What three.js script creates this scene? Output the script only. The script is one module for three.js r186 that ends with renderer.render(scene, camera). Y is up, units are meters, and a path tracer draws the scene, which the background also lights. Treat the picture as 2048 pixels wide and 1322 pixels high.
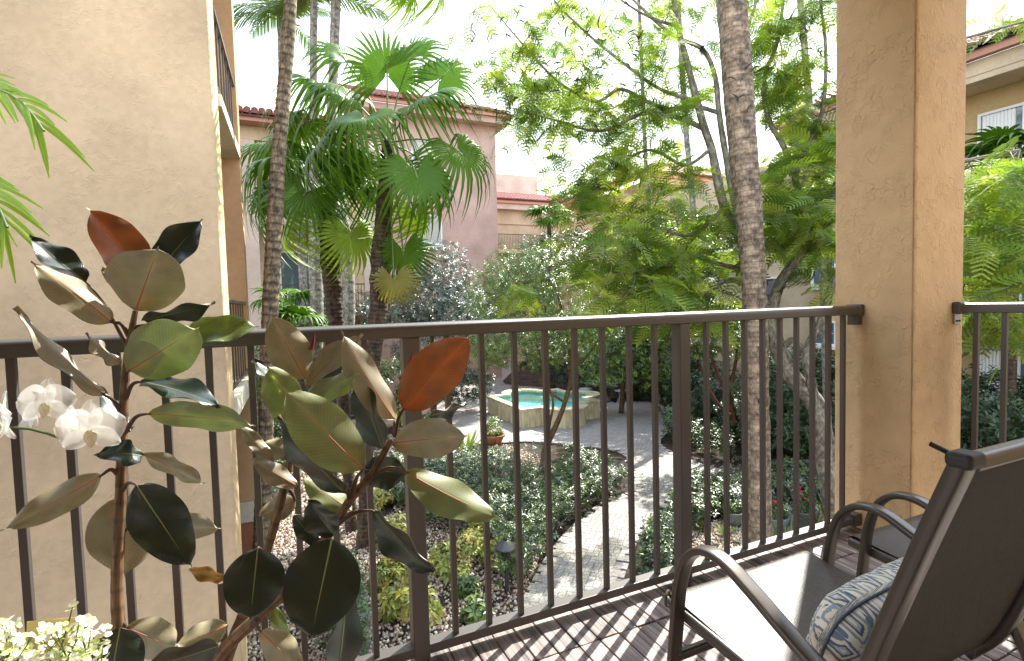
import * as THREE from 'three';
import { RoundedBoxGeometry } from 'three/addons/geometries/RoundedBoxGeometry.js';
import { mergeGeometries } from 'three/addons/utils/BufferGeometryUtils.js';

// ---------------------------------------------------------------- camera, sky, sun, exposure
const W = 1024, H = 661;
const V = (x, y, z) => new THREE.Vector3(x, y, z);
const scene = new THREE.Scene();
const FOC = 1060;                                   // focal length in pixels of a 2048-wide photograph
const camera = new THREE.PerspectiveCamera(2 * Math.atan(661 / FOC) * 180 / Math.PI, W / H, 0.05, 600);
const EYE = V(-0.373, 1.123, 1.566);
const RT = V(0.909721, -0.026963, 0.414344), UP = V(0.045268, 0.998382, -0.034421), FW = V(0.412745, -0.05007, -0.909469);
camera.position.copy(EYE);
camera.quaternion.setFromRotationMatrix(new THREE.Matrix4().makeBasis(RT, UP, FW.clone().negate()));
camera.updateMatrixWorld(true);

const SUN = (() => { const az = 121.5 * Math.PI / 180, el = 47 * Math.PI / 180; return V(Math.sin(az) * Math.cos(el), Math.sin(el), Math.cos(az) * Math.cos(el)); })();
{ // the sky as it is: pale and bright towards the sun and the horizon, blue overhead
  const w = 512, h = 256, d = new Float32Array(w * h * 4);
  for (let j = 0; j < h; j++) for (let i = 0; i < w; i++) {
    const el = ((j + 0.5) / h - 0.5) * Math.PI, az = ((i + 0.5) / w - 0.5) * 2 * Math.PI;
    const x = Math.cos(el) * Math.cos(az), y = Math.sin(el), z = Math.cos(el) * Math.sin(az);
    const c = Math.max(0, x * SUN.x + y * SUN.y + z * SUN.z);
    const t = Math.pow(Math.max(0, 1 - Math.max(0, y)), 2.2), glow = 0.5 * Math.pow(c, 5) + 0.25 * Math.pow(c, 30);
    const k = (y < 0 ? 0.35 : 1) * 1.3, o = (j * w + i) * 4;
    d[o] = k * (0.43 + 0.46 * t + glow); d[o + 1] = k * (0.53 + 0.38 * t + glow * 0.98); d[o + 2] = k * (0.70 + 0.24 * t + glow * 0.92); d[o + 3] = 1;
  }
  const tex = new THREE.DataTexture(d, w, h, THREE.RGBAFormat, THREE.FloatType);
  tex.mapping = THREE.EquirectangularReflectionMapping; tex.magFilter = THREE.LinearFilter; tex.minFilter = THREE.LinearFilter; tex.needsUpdate = true;
  scene.background = tex; scene.environment = tex;
}
const sun = new THREE.DirectionalLight(new THREE.Color(1, 0.95, 0.86), 5);
sun.position.copy(SUN).multiplyScalar(70).add(V(6, 0, -8)); sun.target.position.set(6, 0, -8);
sun.castShadow = true; sun.shadow.mapSize.set(4096, 4096);
Object.assign(sun.shadow.camera, { left: -40, right: 40, top: 40, bottom: -40, near: 1, far: 160 });
sun.shadow.radius = 1;
scene.add(sun, sun.target);
const renderer = new THREE.WebGLRenderer({ antialias: true });
renderer.setSize(W, H);
renderer.toneMapping = THREE.LinearToneMapping;
renderer.toneMappingExposure = 3.15;
renderer.shadowMap.enabled = true;

// ---------------------------------------------------------------- small helpers
let seed = 7;
const rnd = () => { seed = (seed + 0x6D2B79F5) | 0; let t = Math.imul(seed ^ (seed >>> 15), 1 | seed); t = (t + Math.imul(t ^ (t >>> 7), 61 | t)) ^ t; return ((t ^ (t >>> 14)) >>> 0) / 4294967296; };
const rr = (a, b) => a + (b - a) * rnd();
const pick = a => a[Math.floor(rnd() * a.length)];
const clamp = (x, a = 0, b = 1) => Math.min(b, Math.max(a, x));
const sstep = (a, b, x) => { const t = clamp((x - a) / (b - a)); return t * t * (3 - 2 * t); };
const GY = -2.9;                                    // level of the courtyard below the balcony
const dirOf = (px, py) => FW.clone().addScaledVector(RT, (px - 1024) / FOC).addScaledVector(UP, -(py - 661) / FOC);
const at = (px, py, d) => EYE.clone().addScaledVector(dirOf(px, py), d);        // surveyed point: direction and depth
const gp = (px, py, y = GY) => { const r = dirOf(px, py); return EYE.clone().addScaledVector(r, (y - EYE.y) / r.y); };
const taken = {};
const numbered = n => { const k = taken[n] = (taken[n] ?? -1) + 1; return k ? `${n}_${String(k).padStart(3, '0')}` : n; };
const lit = o => { o.traverse(m => { if (m.isMesh) { m.castShadow = true; m.receiveShadow = true; } }); return o; };
function tag(o, label, category, group, kind) { if (label) o.userData.label = label; if (category) o.userData.category = category; if (group) o.userData.group = group; if (kind) o.userData.kind = kind; return o; }
function thing(name, label, category, pos, group) { const g = new THREE.Group(); g.name = numbered(name); if (pos) g.position.copy(pos); scene.add(g); return tag(g, label, category, group); }
function struct(name, label) { const g = new THREE.Group(); g.name = numbered(name); scene.add(g); return tag(g, label, null, null, 'structure'); }
function part(parent, name, geo, mat, label) { const m = new THREE.Mesh(geo, mat); m.name = name; m.castShadow = m.receiveShadow = true; parent.add(m); if (label) m.userData.label = label; return m; }
function solo(name, geo, mat, label, category, group, kind) { const m = new THREE.Mesh(geo, mat); m.name = numbered(name); m.castShadow = m.receiveShadow = true; scene.add(m); return tag(m, label, category, group, kind); }
const strip = g => { for (const k of Object.keys(g.attributes)) if (!['position', 'normal', 'uv', 'color'].includes(k)) g.deleteAttribute(k); return g.index ? g.toNonIndexed() : g; };
const merge = a => mergeGeometries(a.map(strip), false);
// uv in metres from the dominant axis of each face
function metreUV(g, s = 1) {
  if (g.index) g = g.toNonIndexed();
  const p = g.attributes.position, n = g.attributes.normal, uv = new Float32Array(p.count * 2);
  for (let i = 0; i < p.count; i++) {
    const ax = Math.abs(n.getX(i)), ay = Math.abs(n.getY(i)), az = Math.abs(n.getZ(i));
    let u, v;
    if (ay > ax && ay > az) { u = p.getX(i); v = p.getZ(i); } else if (ax > az) { u = p.getZ(i); v = p.getY(i); } else { u = p.getX(i); v = p.getY(i); }
    uv[2 * i] = u / s; uv[2 * i + 1] = v / s;
  }
  g.setAttribute('uv', new THREE.BufferAttribute(uv, 2)); return g;
}
// box between two corners
const bx = (x0, y0, z0, x1, y1, z1, r = 0) => { const w = Math.abs(x1 - x0), h = Math.abs(y1 - y0), d = Math.abs(z1 - z0); const g = r ? new RoundedBoxGeometry(w, h, d, 2, r) : new THREE.BoxGeometry(w, h, d); g.translate((x0 + x1) / 2, (y0 + y1) / 2, (z0 + z1) / 2); return metreUV(g); };
// periodic gradient noise for textures that tile
const hash = (x, y, s) => { let h = Math.imul(x, 374761393) ^ Math.imul(y, 668265263) ^ Math.imul(s, 2147483647 ^ 97531); h = Math.imul(h ^ (h >>> 13), 1274126177); return ((h ^ (h >>> 16)) >>> 0) / 4294967296; };
function pn(x, y, P, Q, s) {
  const xi = Math.floor(x), yi = Math.floor(y), fx = x - xi, fy = y - yi, u = fx * fx * (3 - 2 * fx), v = fy * fy * (3 - 2 * fy);
  const g = (a, b) => hash(((xi + a) % P + P) % P, ((yi + b) % Q + Q) % Q, s);
  return (g(0, 0) * (1 - u) + g(1, 0) * u) * (1 - v) + (g(0, 1) * (1 - u) + g(1, 1) * u) * v;
}
const fbm = (x, y, P, Q, s, o = 4) => { let a = 0, k = 0.5; for (let i = 0; i < o; i++) { a += k * pn(x, y, P, Q, s + i); x *= 2; y *= 2; P *= 2; Q *= 2; k /= 2; } return a; };
function tex(w, h, fn, srgb = false) {
  const d = new Uint8Array(w * h * 4);
  for (let j = 0; j < h; j++) for (let i = 0; i < w; i++) { const c = fn(i / w, j / h), o = (j * w + i) * 4; const a = Array.isArray(c) ? c : [c, c, c]; for (let k = 0; k < 3; k++) d[o + k] = clamp(a[k]) * 255; d[o + 3] = 255; }
  const t = new THREE.DataTexture(d, w, h); t.wrapS = t.wrapT = THREE.RepeatWrapping; t.magFilter = THREE.LinearFilter; t.minFilter = THREE.LinearMipmapLinearFilter; t.generateMipmaps = true; if (srgb) t.colorSpace = THREE.SRGBColorSpace; t.needsUpdate = true; return t;
}
const rep = (t, x, y = x) => { const c = t.clone(); c.repeat.set(x, y); c.needsUpdate = true; return c; };
const col = (r, g, b) => new THREE.Color().setRGB(r, g, b);
const std = (c, rough = 0.8, o = {}) => new THREE.MeshStandardMaterial({ color: col(...c), roughness: rough, ...o });
const phy = (c, rough = 0.8, o = {}) => new THREE.MeshPhysicalMaterial({ color: col(...c), roughness: rough, ...o });
const leafMat = (c, tr = 0.4, rough = 0.55, o = {}) => phy(c, rough, { transmission: tr, thickness: 0, side: THREE.DoubleSide, ...o });

// ---------------------------------------------------------------- textures and materials
const stuccoH = tex(1024, 1024, (u, v) => {       // skip-trowel stucco: short curled ridges on a fine sandy ground
  const wx = fbm(u * 14, v * 14, 14, 14, 11, 3), wy = fbm(u * 14, v * 14, 14, 14, 31, 3);
  const n = fbm(u * 21 + wx * 2.2, v * 21 + wy * 2.2, 21, 21, 3, 3), ridge = Math.pow(1 - Math.abs(n - 0.45) * 9, 3);
  const mask = 0.25 + 0.75 * sstep(0.34, 0.52, fbm(u * 9, v * 9, 9, 9, 51, 3));
  const slab = sstep(0.40, 0.47, fbm(u * 30 + wy * 1.5, v * 18 + wx * 1.5, 30, 18, 71, 3));
  return 0.25 + 0.3 * slab * mask + 0.4 * Math.max(0, ridge) * mask + 0.16 * fbm(u * 90, v * 90, 90, 90, 5, 2);
});
const stuccoC = tex(512, 512, (u, v) => { const k = 0.86 + 0.2 * (fbm(u * 4, v * 4, 4, 4, 8, 5) - 0.5) + 0.08 * (fbm(u * 60, v * 60, 60, 60, 9, 2) - 0.5); return [k + 0.06, k + 0.04, k]; }, true);
const stucco = (c, per = 0.8, bump = 0.004) => std(c, 0.92, { map: rep(stuccoC, 0.31), bumpMap: rep(stuccoH, 1 / per), bumpScale: bump });
const grainT = tex(256, 512, (u, v) => {          // weathered hardwood, grain along v
  const w = fbm(u * 3, v * 2, 3, 2, 4, 3) * 0.5, g = fbm((u + w * 0.15) * 40, v * 4, 40, 4, 6, 3), f = fbm(u * 110, v * 6, 110, 6, 16, 2), s = fbm(u * 3, v * 3, 3, 3, 21, 4);
  const k = 0.55 + 0.5 * (g - 0.5) + 0.4 * (f - 0.5) + 0.45 * (s - 0.5); const red = 0.12 * sstep(0.45, 0.75, fbm(u * 2, v * 5, 2, 5, 41, 3));
  return [k * (1 + 0.16 * red), k * (0.93 - 0.05 * red), k * (0.90 - 0.12 * red)];
}, true);
const weaveT = tex(256, 256, (u, v) => { const a = Math.sin(u * Math.PI * 2 * 24), b = Math.sin(v * Math.PI * 2 * 24), k = 0.72 + 0.26 * a * (b > 0 ? 1 : -0.3) + 0.3 * (fbm(u * 60, v * 6, 60, 6, 3, 2) - 0.5) + 0.3 * (fbm(u * 6, v * 60, 6, 60, 5, 2) - 0.5); return [k, k * 0.98, k * 0.94]; }, true);
const barkT = tex(256, 512, (u, v) => { const k = 0.62 + 0.6 * (fbm(u * 8, v * 12, 8, 12, 2, 5) - 0.5) + 0.4 * (fbm(u * 40, v * 20, 40, 20, 12, 2) - 0.5); return [k, k * 0.97, k * 0.92]; }, true);
const soilT = tex(512, 512, (u, v) => { const n = fbm(u * 8, v * 8, 8, 8, 2, 6), f = fbm(u * 90, v * 90, 90, 90, 3, 2), k = 0.3 + 0.45 * (n - 0.5) + 0.7 * (f - 0.5); return [k * 1.15, k * 0.95, k * 0.78]; }, true);
const soilH = tex(512, 512, (u, v) => 0.5 * fbm(u * 30, v * 30, 30, 30, 6, 3) + 0.5 * fbm(u * 110, v * 110, 110, 110, 7, 2));
const speckT = tex(128, 128, (u, v) => { const k = 0.8 + 0.5 * (fbm(u * 20, v * 20, 20, 20, 2, 4) - 0.5); return [k, k, k]; }, true);
const travT = tex(256, 256, (u, v) => { const k = 0.78 + 0.3 * (fbm(u * 24, v * 2, 24, 2, 2, 4) - 0.5) + 0.25 * (fbm(u * 5, v * 4, 5, 4, 8, 4) - 0.5); return [k, k * 0.96, k * 0.84]; }, true);
const veinT = tex(256, 512, (u, v) => { const t = Math.abs(u - 0.5) * 2, q = (v * 26 - t * 5.5) % 1, l = Math.pow(1 - Math.abs(((q + 1) % 1) - 0.5) * 2, 6), k = 0.82 + 0.10 * l * sstep(0.02, 0.2, t) + 0.22 * (fbm(u * 4, v * 6, 4, 6, 9, 4) - 0.5) + 0.14 * Math.pow(1 - t, 12); const y = sstep(0.52, 0.72, fbm(u * 3, v * 5, 3, 5, 29, 4)), sp = 1 - 0.4 * sstep(0.70, 0.76, fbm(u * 22, v * 34, 22, 34, 39, 2)); return [k * (1 + 0.10 * y) * sp, k * sp, k * (1 - 0.12 * y) * sp]; }, true);

const M = {
  peach: stucco([0.77, 0.57, 0.35], 0.6, 0.0062), wall: stucco([0.67, 0.505, 0.33], 1.5, 0.0045), white: stucco([0.74, 0.72, 0.66], 0.9, 0.003),
  orange: stucco([0.60, 0.40, 0.24], 1.2, 0.003), terra: stucco([0.42, 0.19, 0.11], 1.2, 0.003), pink: stucco([0.60, 0.42, 0.38], 1.2, 0.003), cream: stucco([0.68, 0.56, 0.42], 1.2, 0.003), blush: stucco([0.70, 0.58, 0.52], 1.2, 0.003),
  ceiling: stucco([0.72, 0.62, 0.46], 0.9, 0.003),
  bronze: phy([0.078, 0.069, 0.063], 0.38, { metalness: 0.25, clearcoat: 0.2, clearcoatRoughness: 0.4 }),
  chair: phy([0.066, 0.055, 0.046], 0.36, { metalness: 0.35, clearcoat: 0.3, clearcoatRoughness: 0.3 }),
  steel: std([0.35, 0.34, 0.33], 0.4, { metalness: 0.9 }), dark: std([0.02, 0.02, 0.02], 0.6),
  sling: std([0.135, 0.115, 0.09], 0.45, { map: rep(weaveT, 9), bumpMap: rep(weaveT, 9), bumpScale: 0.0006, side: THREE.DoubleSide }),
  soil: std([0.42, 0.36, 0.31], 1, { map: rep(soilT, 0.45), bumpMap: rep(soilH, 0.6), bumpScale: 0.03 }),
  joint: std([0.55, 0.50, 0.45], 1, { map: rep(soilT, 1.2) }),
  travertine: std([0.86, 0.81, 0.69], 0.7, { map: rep(travT, 0.9) }),
  concrete: std([0.52, 0.51, 0.48], 0.85, { map: rep(speckT, 1.5) }),
  pot: std([0.46, 0.19, 0.09], 0.8, { map: rep(speckT, 2) }), jade: std([0.22, 0.27, 0.24], 0.55, { map: rep(speckT, 2) }),
  tiles: [[0.40, 0.15, 0.105], [0.34, 0.125, 0.09], [0.46, 0.20, 0.14], [0.38, 0.17, 0.13]].map(c => std(c, 0.72, { map: rep(speckT, 1) })),
  fascia: std([0.50, 0.24, 0.17], 0.7), paint: std([0.78, 0.78, 0.76], 0.5), glass: phy([0.10, 0.14, 0.17], 0.05, { clearcoat: 1 }), room: std([0.03, 0.035, 0.04], 0.9),
  pane: phy([0.85, 0.9, 0.9], 0.03, { transmission: 1, thickness: 0 }),
  ochre: stucco([0.62, 0.46, 0.25], 1.2, 0.003),
  inner: std([0.30, 0.24, 0.18], 0.9),
  bark: new THREE.MeshStandardMaterial({ vertexColors: true, roughness: 0.9, map: barkT }),
  stem: new THREE.MeshStandardMaterial({ vertexColors: true, roughness: 0.75, map: barkT }),
};

// ---------------------------------------------------------------- ground, path
const inPoly = (x, z, P) => { let c = false; for (let i = 0, j = P.length - 1; i < P.length; j = i++) { const a = P[i], b = P[j]; if ((a.z > z) !== (b.z > z) && x < (b.x - a.x) * (z - a.z) / (b.z - a.z) + a.x) c = !c; } return c; };
const poly = (a, smooth = 0) => { const p = a.map(q => gp(q[0], q[1])); return smooth ? new THREE.CatmullRomCurve3(p, true, 'centripetal').getPoints(p.length * smooth).slice(0, -1) : p; };
const inView = p => { const v = p.clone().sub(EYE), d = v.dot(FW); if (d < 0.1) return false; return Math.abs(v.dot(RT) / d) < 1024 / FOC && Math.abs(v.dot(UP) / d) < 661 / FOC; };
{
  const g = new THREE.PlaneGeometry(240, 240, 60, 60); g.rotateX(-Math.PI / 2); g.translate(10, GY, -20);
  const m = struct('ground', 'brown mulch and leaf litter of the courtyard garden'); part(m, 'soil', metreUV(g), M.soil);
}
const pathPoly = poly([[1150, 1400], [985, 1330], [1044, 1209], [1105, 1101], [1165, 1038], [1215, 1003], [1262, 985], [1268, 945], [1235, 905], [1150, 893], [1050, 885], [960, 892], [885, 893], [835, 860], [890, 800], [930, 757], [960, 722], [985, 700], [1045, 700], [1020, 748], [1010, 770], [1100, 778], [1215, 806], [1300, 806], [1356, 835], [1340, 862], [1320, 890], [1380, 922], [1428, 939], [1485, 948], [1560, 945], [1660, 929], [1750, 918], [1750, 945], [1660, 951], [1500, 962], [1430, 972], [1385, 987], [1342, 1010], [1298, 1050], [1272, 1090], [1240, 1180], [1215, 1290], [1210, 1400]], 3);
{
  const path = struct('path', 'grey herringbone paver path leading to the fountain plaza');
  const sh = new THREE.Shape(pathPoly.map(p => new THREE.Vector2(p.x, -p.z))), g = new THREE.ShapeGeometry(sh); g.rotateX(-Math.PI / 2); g.translate(0, GY + 0.006, 0);
  part(path, 'sand_bed', metreUV(g), M.joint);
  const pv = new THREE.BoxGeometry(0.194, 0.03, 0.094); metreUV(pv);
  const pg = [0, 1, 2, 3].map(k => { const q = bx(-0.097, -0.015, -0.047, 0.097, 0.015, 0.047, 0.004); const uv = q.attributes.uv; for (let i = 0; i < uv.count; i++) uv.setXY(i, uv.getX(i) + k * 0.37, uv.getY(i) + k * 0.53); return q; });
  const tones = [[0.46, 0.415, 0.39], [0.49, 0.445, 0.42], [0.43, 0.39, 0.37], [0.475, 0.42, 0.385]], pm = tones.map(c => std(c, 0.9, { map: rep(speckT, 2.5) }));
  const all = [], c45 = Math.SQRT1_2;
  for (let n = -420; n < 420; n++) for (let m = -110; m < 110; m++) for (const k of [0, 1]) {
    const u = (n + 4 * m + (k ? 0.5 : 1)) * 0.1, w = (n + (k ? 2 : 0.5)) * 0.1, x = 8 + (u - w) * c45, z = -14 + (u + w) * c45;
    if (x < 0 || x > 22 || z > -1.5 || z < -36 || !inPoly(x, z, pathPoly)) continue;
    const rot = (k ? Math.PI / 2 : 0) - Math.PI / 4, ca = Math.cos(rot), sa = Math.sin(rot); if ([[1, 1], [1, -1], [-1, 1], [-1, -1]].some(([a, c]) => !inPoly(x + a * 0.09 * ca + c * 0.045 * sa, z - a * 0.09 * sa + c * 0.045 * ca, pathPoly))) continue;
    const p = V(x, GY + 0.02 + rr(-0.002, 0.002), z); all.push({ p, r: rot + rr(-0.012, 0.012), d: p.distanceTo(EYE), v: inView(p) });
  }
  pathPoly.forEach((a, i) => { const b = pathPoly[(i + 1) % pathPoly.length], L = a.distanceTo(b), n = Math.floor(L / 0.2), d = b.clone().sub(a).normalize(); for (const off of [0.03, 0.125]) for (let k = 0; k < n; k++) { let p = a.clone().addScaledVector(d, (k + 0.5) * L / n); const nr = V(-d.z, 0, d.x).multiplyScalar(off), q = p.clone().add(nr); p = inPoly(q.x, q.z, pathPoly) ? q : p.sub(nr); p.y = GY + 0.026 + (off > 0.1 ? 0 : 0.003); all.push({ p, r: Math.atan2(-d.z, d.x), d: p.distanceTo(EYE), v: inView(p) }); } });
  all.sort((a, b) => (b.v - a.v) || a.d - b.d);
  const far = all.slice(300), im = new THREE.InstancedMesh(pv, std([1, 1, 1], 0.9, { map: rep(speckT, 2.5) }), far.length), o = new THREE.Object3D();
  all.slice(0, 300).forEach(a => { const q = part(path, 'paver', pick(pg), pick(pm)); q.position.copy(a.p); q.rotation.y = a.r; });
  far.forEach((a, i) => { o.position.copy(a.p); o.rotation.set(0, a.r, 0); o.updateMatrix(); im.setMatrixAt(i, o.matrix); im.setColorAt(i, col(...pick(tones))); });
  im.name = 'paving'; im.userData.kind = 'stuff'; im.castShadow = im.receiveShadow = true; path.add(im);
}

// ---------------------------------------------------------------- roofs, windows, railings of the buildings
const barrel = (() => { const g = new THREE.CylinderGeometry(0.105, 0.12, 0.44, 8, 1, false, -Math.PI / 2, Math.PI); g.scale(1, 1, 0.8); return metreUV(g); })();   // axis along y, hollow side at -z
function roofSlope(parent, origin, u, v, len, run, each, hip = [0, 0], tint = M.tiles) {
  // barrel tiles in courses: u along the eave, v up the slope
  const n = u.clone().cross(v).normalize(); if (n.y < 0) n.negate();
  const B = new THREE.Matrix4().makeBasis(u.clone().multiplyScalar(1), v, n), list = [];
  const cols = Math.round(len / 0.25), rows = Math.round(run / 0.36);
  const cut = Math.hypot(v.x, v.z), inset = s => [hip[0] * s * cut, len - hip[1] * s * cut];
  for (let i = 0; i < cols; i++) for (let j = 0; j < rows; j++) {
    const [lo, hi] = inset((j + 0.5) * 0.36), q = (i + 0.5) * 0.25; if (q < lo || q > hi) continue;
    const m = B.clone().setPosition(origin.clone().addScaledVector(u, (i + 0.5) * 0.25 + rr(-0.006, 0.006)).addScaledVector(v, (j + 0.5) * 0.36).addScaledVector(n, 0.035 + rr(0, 0.008)));
    m.multiply(new THREE.Matrix4().makeRotationX(-0.05));
    list.push(m);
  }
  const [l1, h1] = inset(run), sh = new THREE.Shape([new THREE.Vector2(0, 0), new THREE.Vector2(len, 0), new THREE.Vector2(h1, run), new THREE.Vector2(l1, run)]), slab = new THREE.ExtrudeGeometry(sh, { depth: 0.05, bevelEnabled: false }); slab.applyMatrix4(B.clone().setPosition(origin.clone().addScaledVector(n, -0.055)));
  const roof = part(parent, 'roof', metreUV(slab), tint[1]);
  if (each) for (const m of list) { const t = part(roof, 'roof_tile', barrel, pick(tint)); t.applyMatrix4(m); }
  else { const t = part(roof, 'roof_tiles', merge(list.map(m => barrel.clone().applyMatrix4(m))), tint[0]); t.userData.kind = 'stuff'; }
  return roof;
}
// window or glazed door in a local frame: origin bottom centre, width along x, facing +z; rotated by ry
function windowAt(parent, name, p, w, h, ry, { bars = [1, 1], shutters = false, sill = true, curtain = false } = {}) {
  const g = new THREE.Group(); g.name = name; g.position.copy(p); g.rotation.y = ry; parent.add(g);
  const f = 0.07, fr = [bx(-w / 2, 0, -0.04, -w / 2 + f, h, 0.05), bx(w / 2 - f, 0, -0.04, w / 2, h, 0.05), bx(-w / 2 + f, h - f, -0.04, w / 2 - f, h, 0.05), bx(-w / 2 + f, 0, -0.04, w / 2 - f, f, 0.05)];
  for (let i = 1; i < bars[0]; i++) { const x = -w / 2 + w * i / bars[0]; fr.push(bx(x - 0.025, f, -0.03, x + 0.025, h - f, 0.035)); }
  for (let j = 1; j < bars[1]; j++) { const y = h * j / bars[1]; for (let i = 0; i < bars[0]; i++) fr.push(bx(-w / 2 + w * i / bars[0] + 0.07, y - 0.012, -0.02, -w / 2 + w * (i + 1) / bars[0] - 0.07, y + 0.012, 0.02)); }
  part(g, 'frame', merge(fr), M.paint);
  if (shutters) { const a = []; for (let y = f + 0.03; y < h - f; y += 0.075) { const b = new THREE.BoxGeometry(w - 2 * f, 0.075, 0.012); b.rotateX(0.7); b.translate(0, y, 0); a.push(metreUV(b)); } part(g, 'louvers', merge(a), M.paint); }
  else part(g, 'pane', bx(-w / 2 + f, f, -0.012, w / 2 - f, h - f, 0.0), M.glass);
  if (curtain) part(g, 'curtain', (() => { const a = []; for (let i = 0; i < 9; i++) { const c = new THREE.CylinderGeometry(0.05, 0.05, h - 2 * f - 0.04, 7, 1, true); c.translate(-w / 2 + 0.14 + i * 0.075, h / 2, 0.012); a.push(metreUV(c)); } return merge(a); })(), M.paint);
  if (sill) part(g, 'sill', bx(-w / 2 - 0.06, -0.12, -0.03, w / 2 + 0.06, -0.001, 0.11), M.paint);
  return g;
}
// picket railing from a to b (points on the floor line), joined pickets unless each is true
function fenceRail(parent, a, b, h, each, step = 0.115, name = 'railing') {
  const g = new THREE.Group(); g.name = name; g.position.copy(a); const d = b.clone().sub(a), L = d.length(); g.rotation.y = Math.atan2(-d.z, d.x); parent.add(g);
  part(g, 'top_rail', bx(0, h - 0.045, -0.028, L, h, 0.028, 0.008), M.bronze); part(g, 'bottom_rail', bx(0, 0.07, -0.02, L, 0.1, 0.02), M.bronze);
  const pk = bx(-0.009, 0.1, -0.009, 0.009, h - 0.045, 0.009), n = Math.round(L / step);
  if (each) for (let i = 1; i < n; i++) part(g, 'picket', pk, M.bronze).position.x = L * i / n;
  else part(g, 'pickets', merge(Array.from({ length: n - 1 }, (_, i) => pk.clone().translate(L * (i + 1) / n, 0, 0))), M.bronze).userData.kind = 'stuff';
  return g;
}

// ---------------------------------------------------------------- neighbouring wing on the left: big stucco wall and loggias behind its edge
{
  const b = thing('stucco_building', 'tall peach stucco wing filling the left side, with shaded loggias at its sunlit edge', 'building', V(-0.80, 0, -4.5)); b.rotation.y = -2.1 * Math.PI / 180;
  part(b, 'wall', merge([bx(-9, GY, -0.5, 0, 9, 0, 0.03)]), M.wall);
  part(b, 'end_wall', merge([bx(-2.2, -0.06, -2.95, 0.02, 9, -2.65)]), M.orange);
  part(b, 'lower_wall', bx(-2.2, -1.72, -2.95, 0.02, -0.062, -2.66), M.orange);
  part(b, 'white_band', bx(-2.2, -2.02, -2.97, 0.04, -1.721, -2.63, 0.01), M.white);
  part(b, 'plinth', bx(-2.2, GY, -2.95, 0.02, -2.021, -2.66), M.terra);
  part(b, 'back_wall', bx(-2.4, GY, -2.95, -2.2, 9, -0.5), M.orange);
  part(b, 'balcony_slab', bx(-2.2, -0.05, -2.65, 0.03, 0.17, -0.5), M.white);
  part(b, 'balcony_slab', bx(-2.2, 3.33, -2.65, 0.03, 3.46, -0.5), M.white);
  part(b, 'balcony_slab', bx(-2.2, 6.4, -2.65, 0.03, 6.55, -0.5), M.white);
  fenceRail(b, V(-0.02, 0.18, -0.52), V(-0.02, 0.18, -2.63), 1.08, true, 0.3);
  fenceRail(b, V(-0.02, 3.46, -0.52), V(-0.02, 3.46, -2.63), 0.92, true, 0.3);
}
// ---------------------------------------------------------------- peach building far left with tiled eave
{
  const b = thing('peach_building', 'peach building behind the palms with balconies, pale pillar and red tiled eave', 'building');
  part(b, 'wall', merge([bx(-12, GY, -27, 3.4, 7.4, -21)]), M.cream);
  part(b, 'balcony_slab', bx(-12, 0.85, -20.98, 3.4, 1.1, -19), M.blush); part(b, 'balcony_slab', bx(-12, 4.15, -20.98, 3.4, 4.4, -19), M.blush);
  part(b, 'pillar', bx(-1.06, GY, -19.3, -0.62, 7.0, -18.9, 0.02), M.blush); part(b, 'pillar', bx(2.9, GY, -19.3, 3.38, 7.0, -18.9, 0.02), M.blush); part(b, 'pillar', bx(-5, GY, -19.3, -4.5, 7.0, -18.9, 0.02), M.blush);
  part(b, 'eave_beam', bx(-12, 7.0, -21, 3.6, 7.45, -18.9), M.cream); part(b, 'fascia', bx(-12, 7.46, -19, 3.7, 7.62, -18.35), M.fascia);
  fenceRail(b, V(-0.6, 1.1, -19.05), V(2.9, 1.1, -19.05), 0.95, false); fenceRail(b, V(-4.5, 1.1, -19.05), V(-1.06, 1.1, -19.05), 0.95, false); fenceRail(b, V(-4.5, 4.4, -19.05), V(-1.06, 4.4, -19.05), 0.95, false); fenceRail(b, V(-0.6, 4.4, -19.05), V(2.9, 4.4, -19.05), 0.95, false);
  for (const y of [-2.85, 1.12, 4.42]) for (const x of [-2.9, 1.1]) windowAt(b, 'glazed_door', V(x, y, -20.97), 2.2, 2.3, 0, { bars: [2, 1], sill: false });
  roofSlope(b, V(-2.2, 7.64, -18.25), V(1, 0, 0), V(0, 0.36, -0.933).normalize(), 6, 3, true);
}
// ---------------------------------------------------------------- mauve tower
{
  const b = thing('pink_tower', 'mauve pink tower with red tiled roof and white shuttered windows behind the fan palm', 'building');
  part(b, 'wall', bx(3.45, GY, -33, 11, 10.9, -25), M.pink);
  part(b, 'eave', merge([bx(3, 10.6, -25.7, 11.55, 10.9, -24.4), bx(11.02, 10.6, -33, 11.55, 10.9, -25.7)]), M.pink); part(b, 'fascia', merge([bx(2.9, 10.91, -24.4, 11.65, 11.08, -24.25), bx(11.6, 10.91, -33, 11.75, 11.08, -24.4)]), M.fascia);
  windowAt(b, 'shuttered_window', V(7.35, 4.25, -24.96), 1.0, 1.5, 0, { shutters: true }); windowAt(b, 'shuttered_window', V(6.9, 8.0, -24.96), 1.0, 1.5, 0, { shutters: true }); windowAt(b, 'shuttered_window', V(7.35, 0.6, -24.96), 1.0, 1.5, 0, { shutters: true });
  part(b, 'lower_wing', bx(3.6, GY, -24.9, 6.4, 2.2, -21.5), M.pink);
  roofSlope(b, V(3, 11.1, -24.2), V(1, 0, 0), V(0, 0.42, -0.907).normalize(), 8.6, 3.6, false, [0, 1]); roofSlope(b, V(11.6, 11.1, -24.2), V(0, 0, -1), V(-0.907, 0.42, 0).normalize(), 9, 3.6, false, [1, 1]);
}
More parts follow.
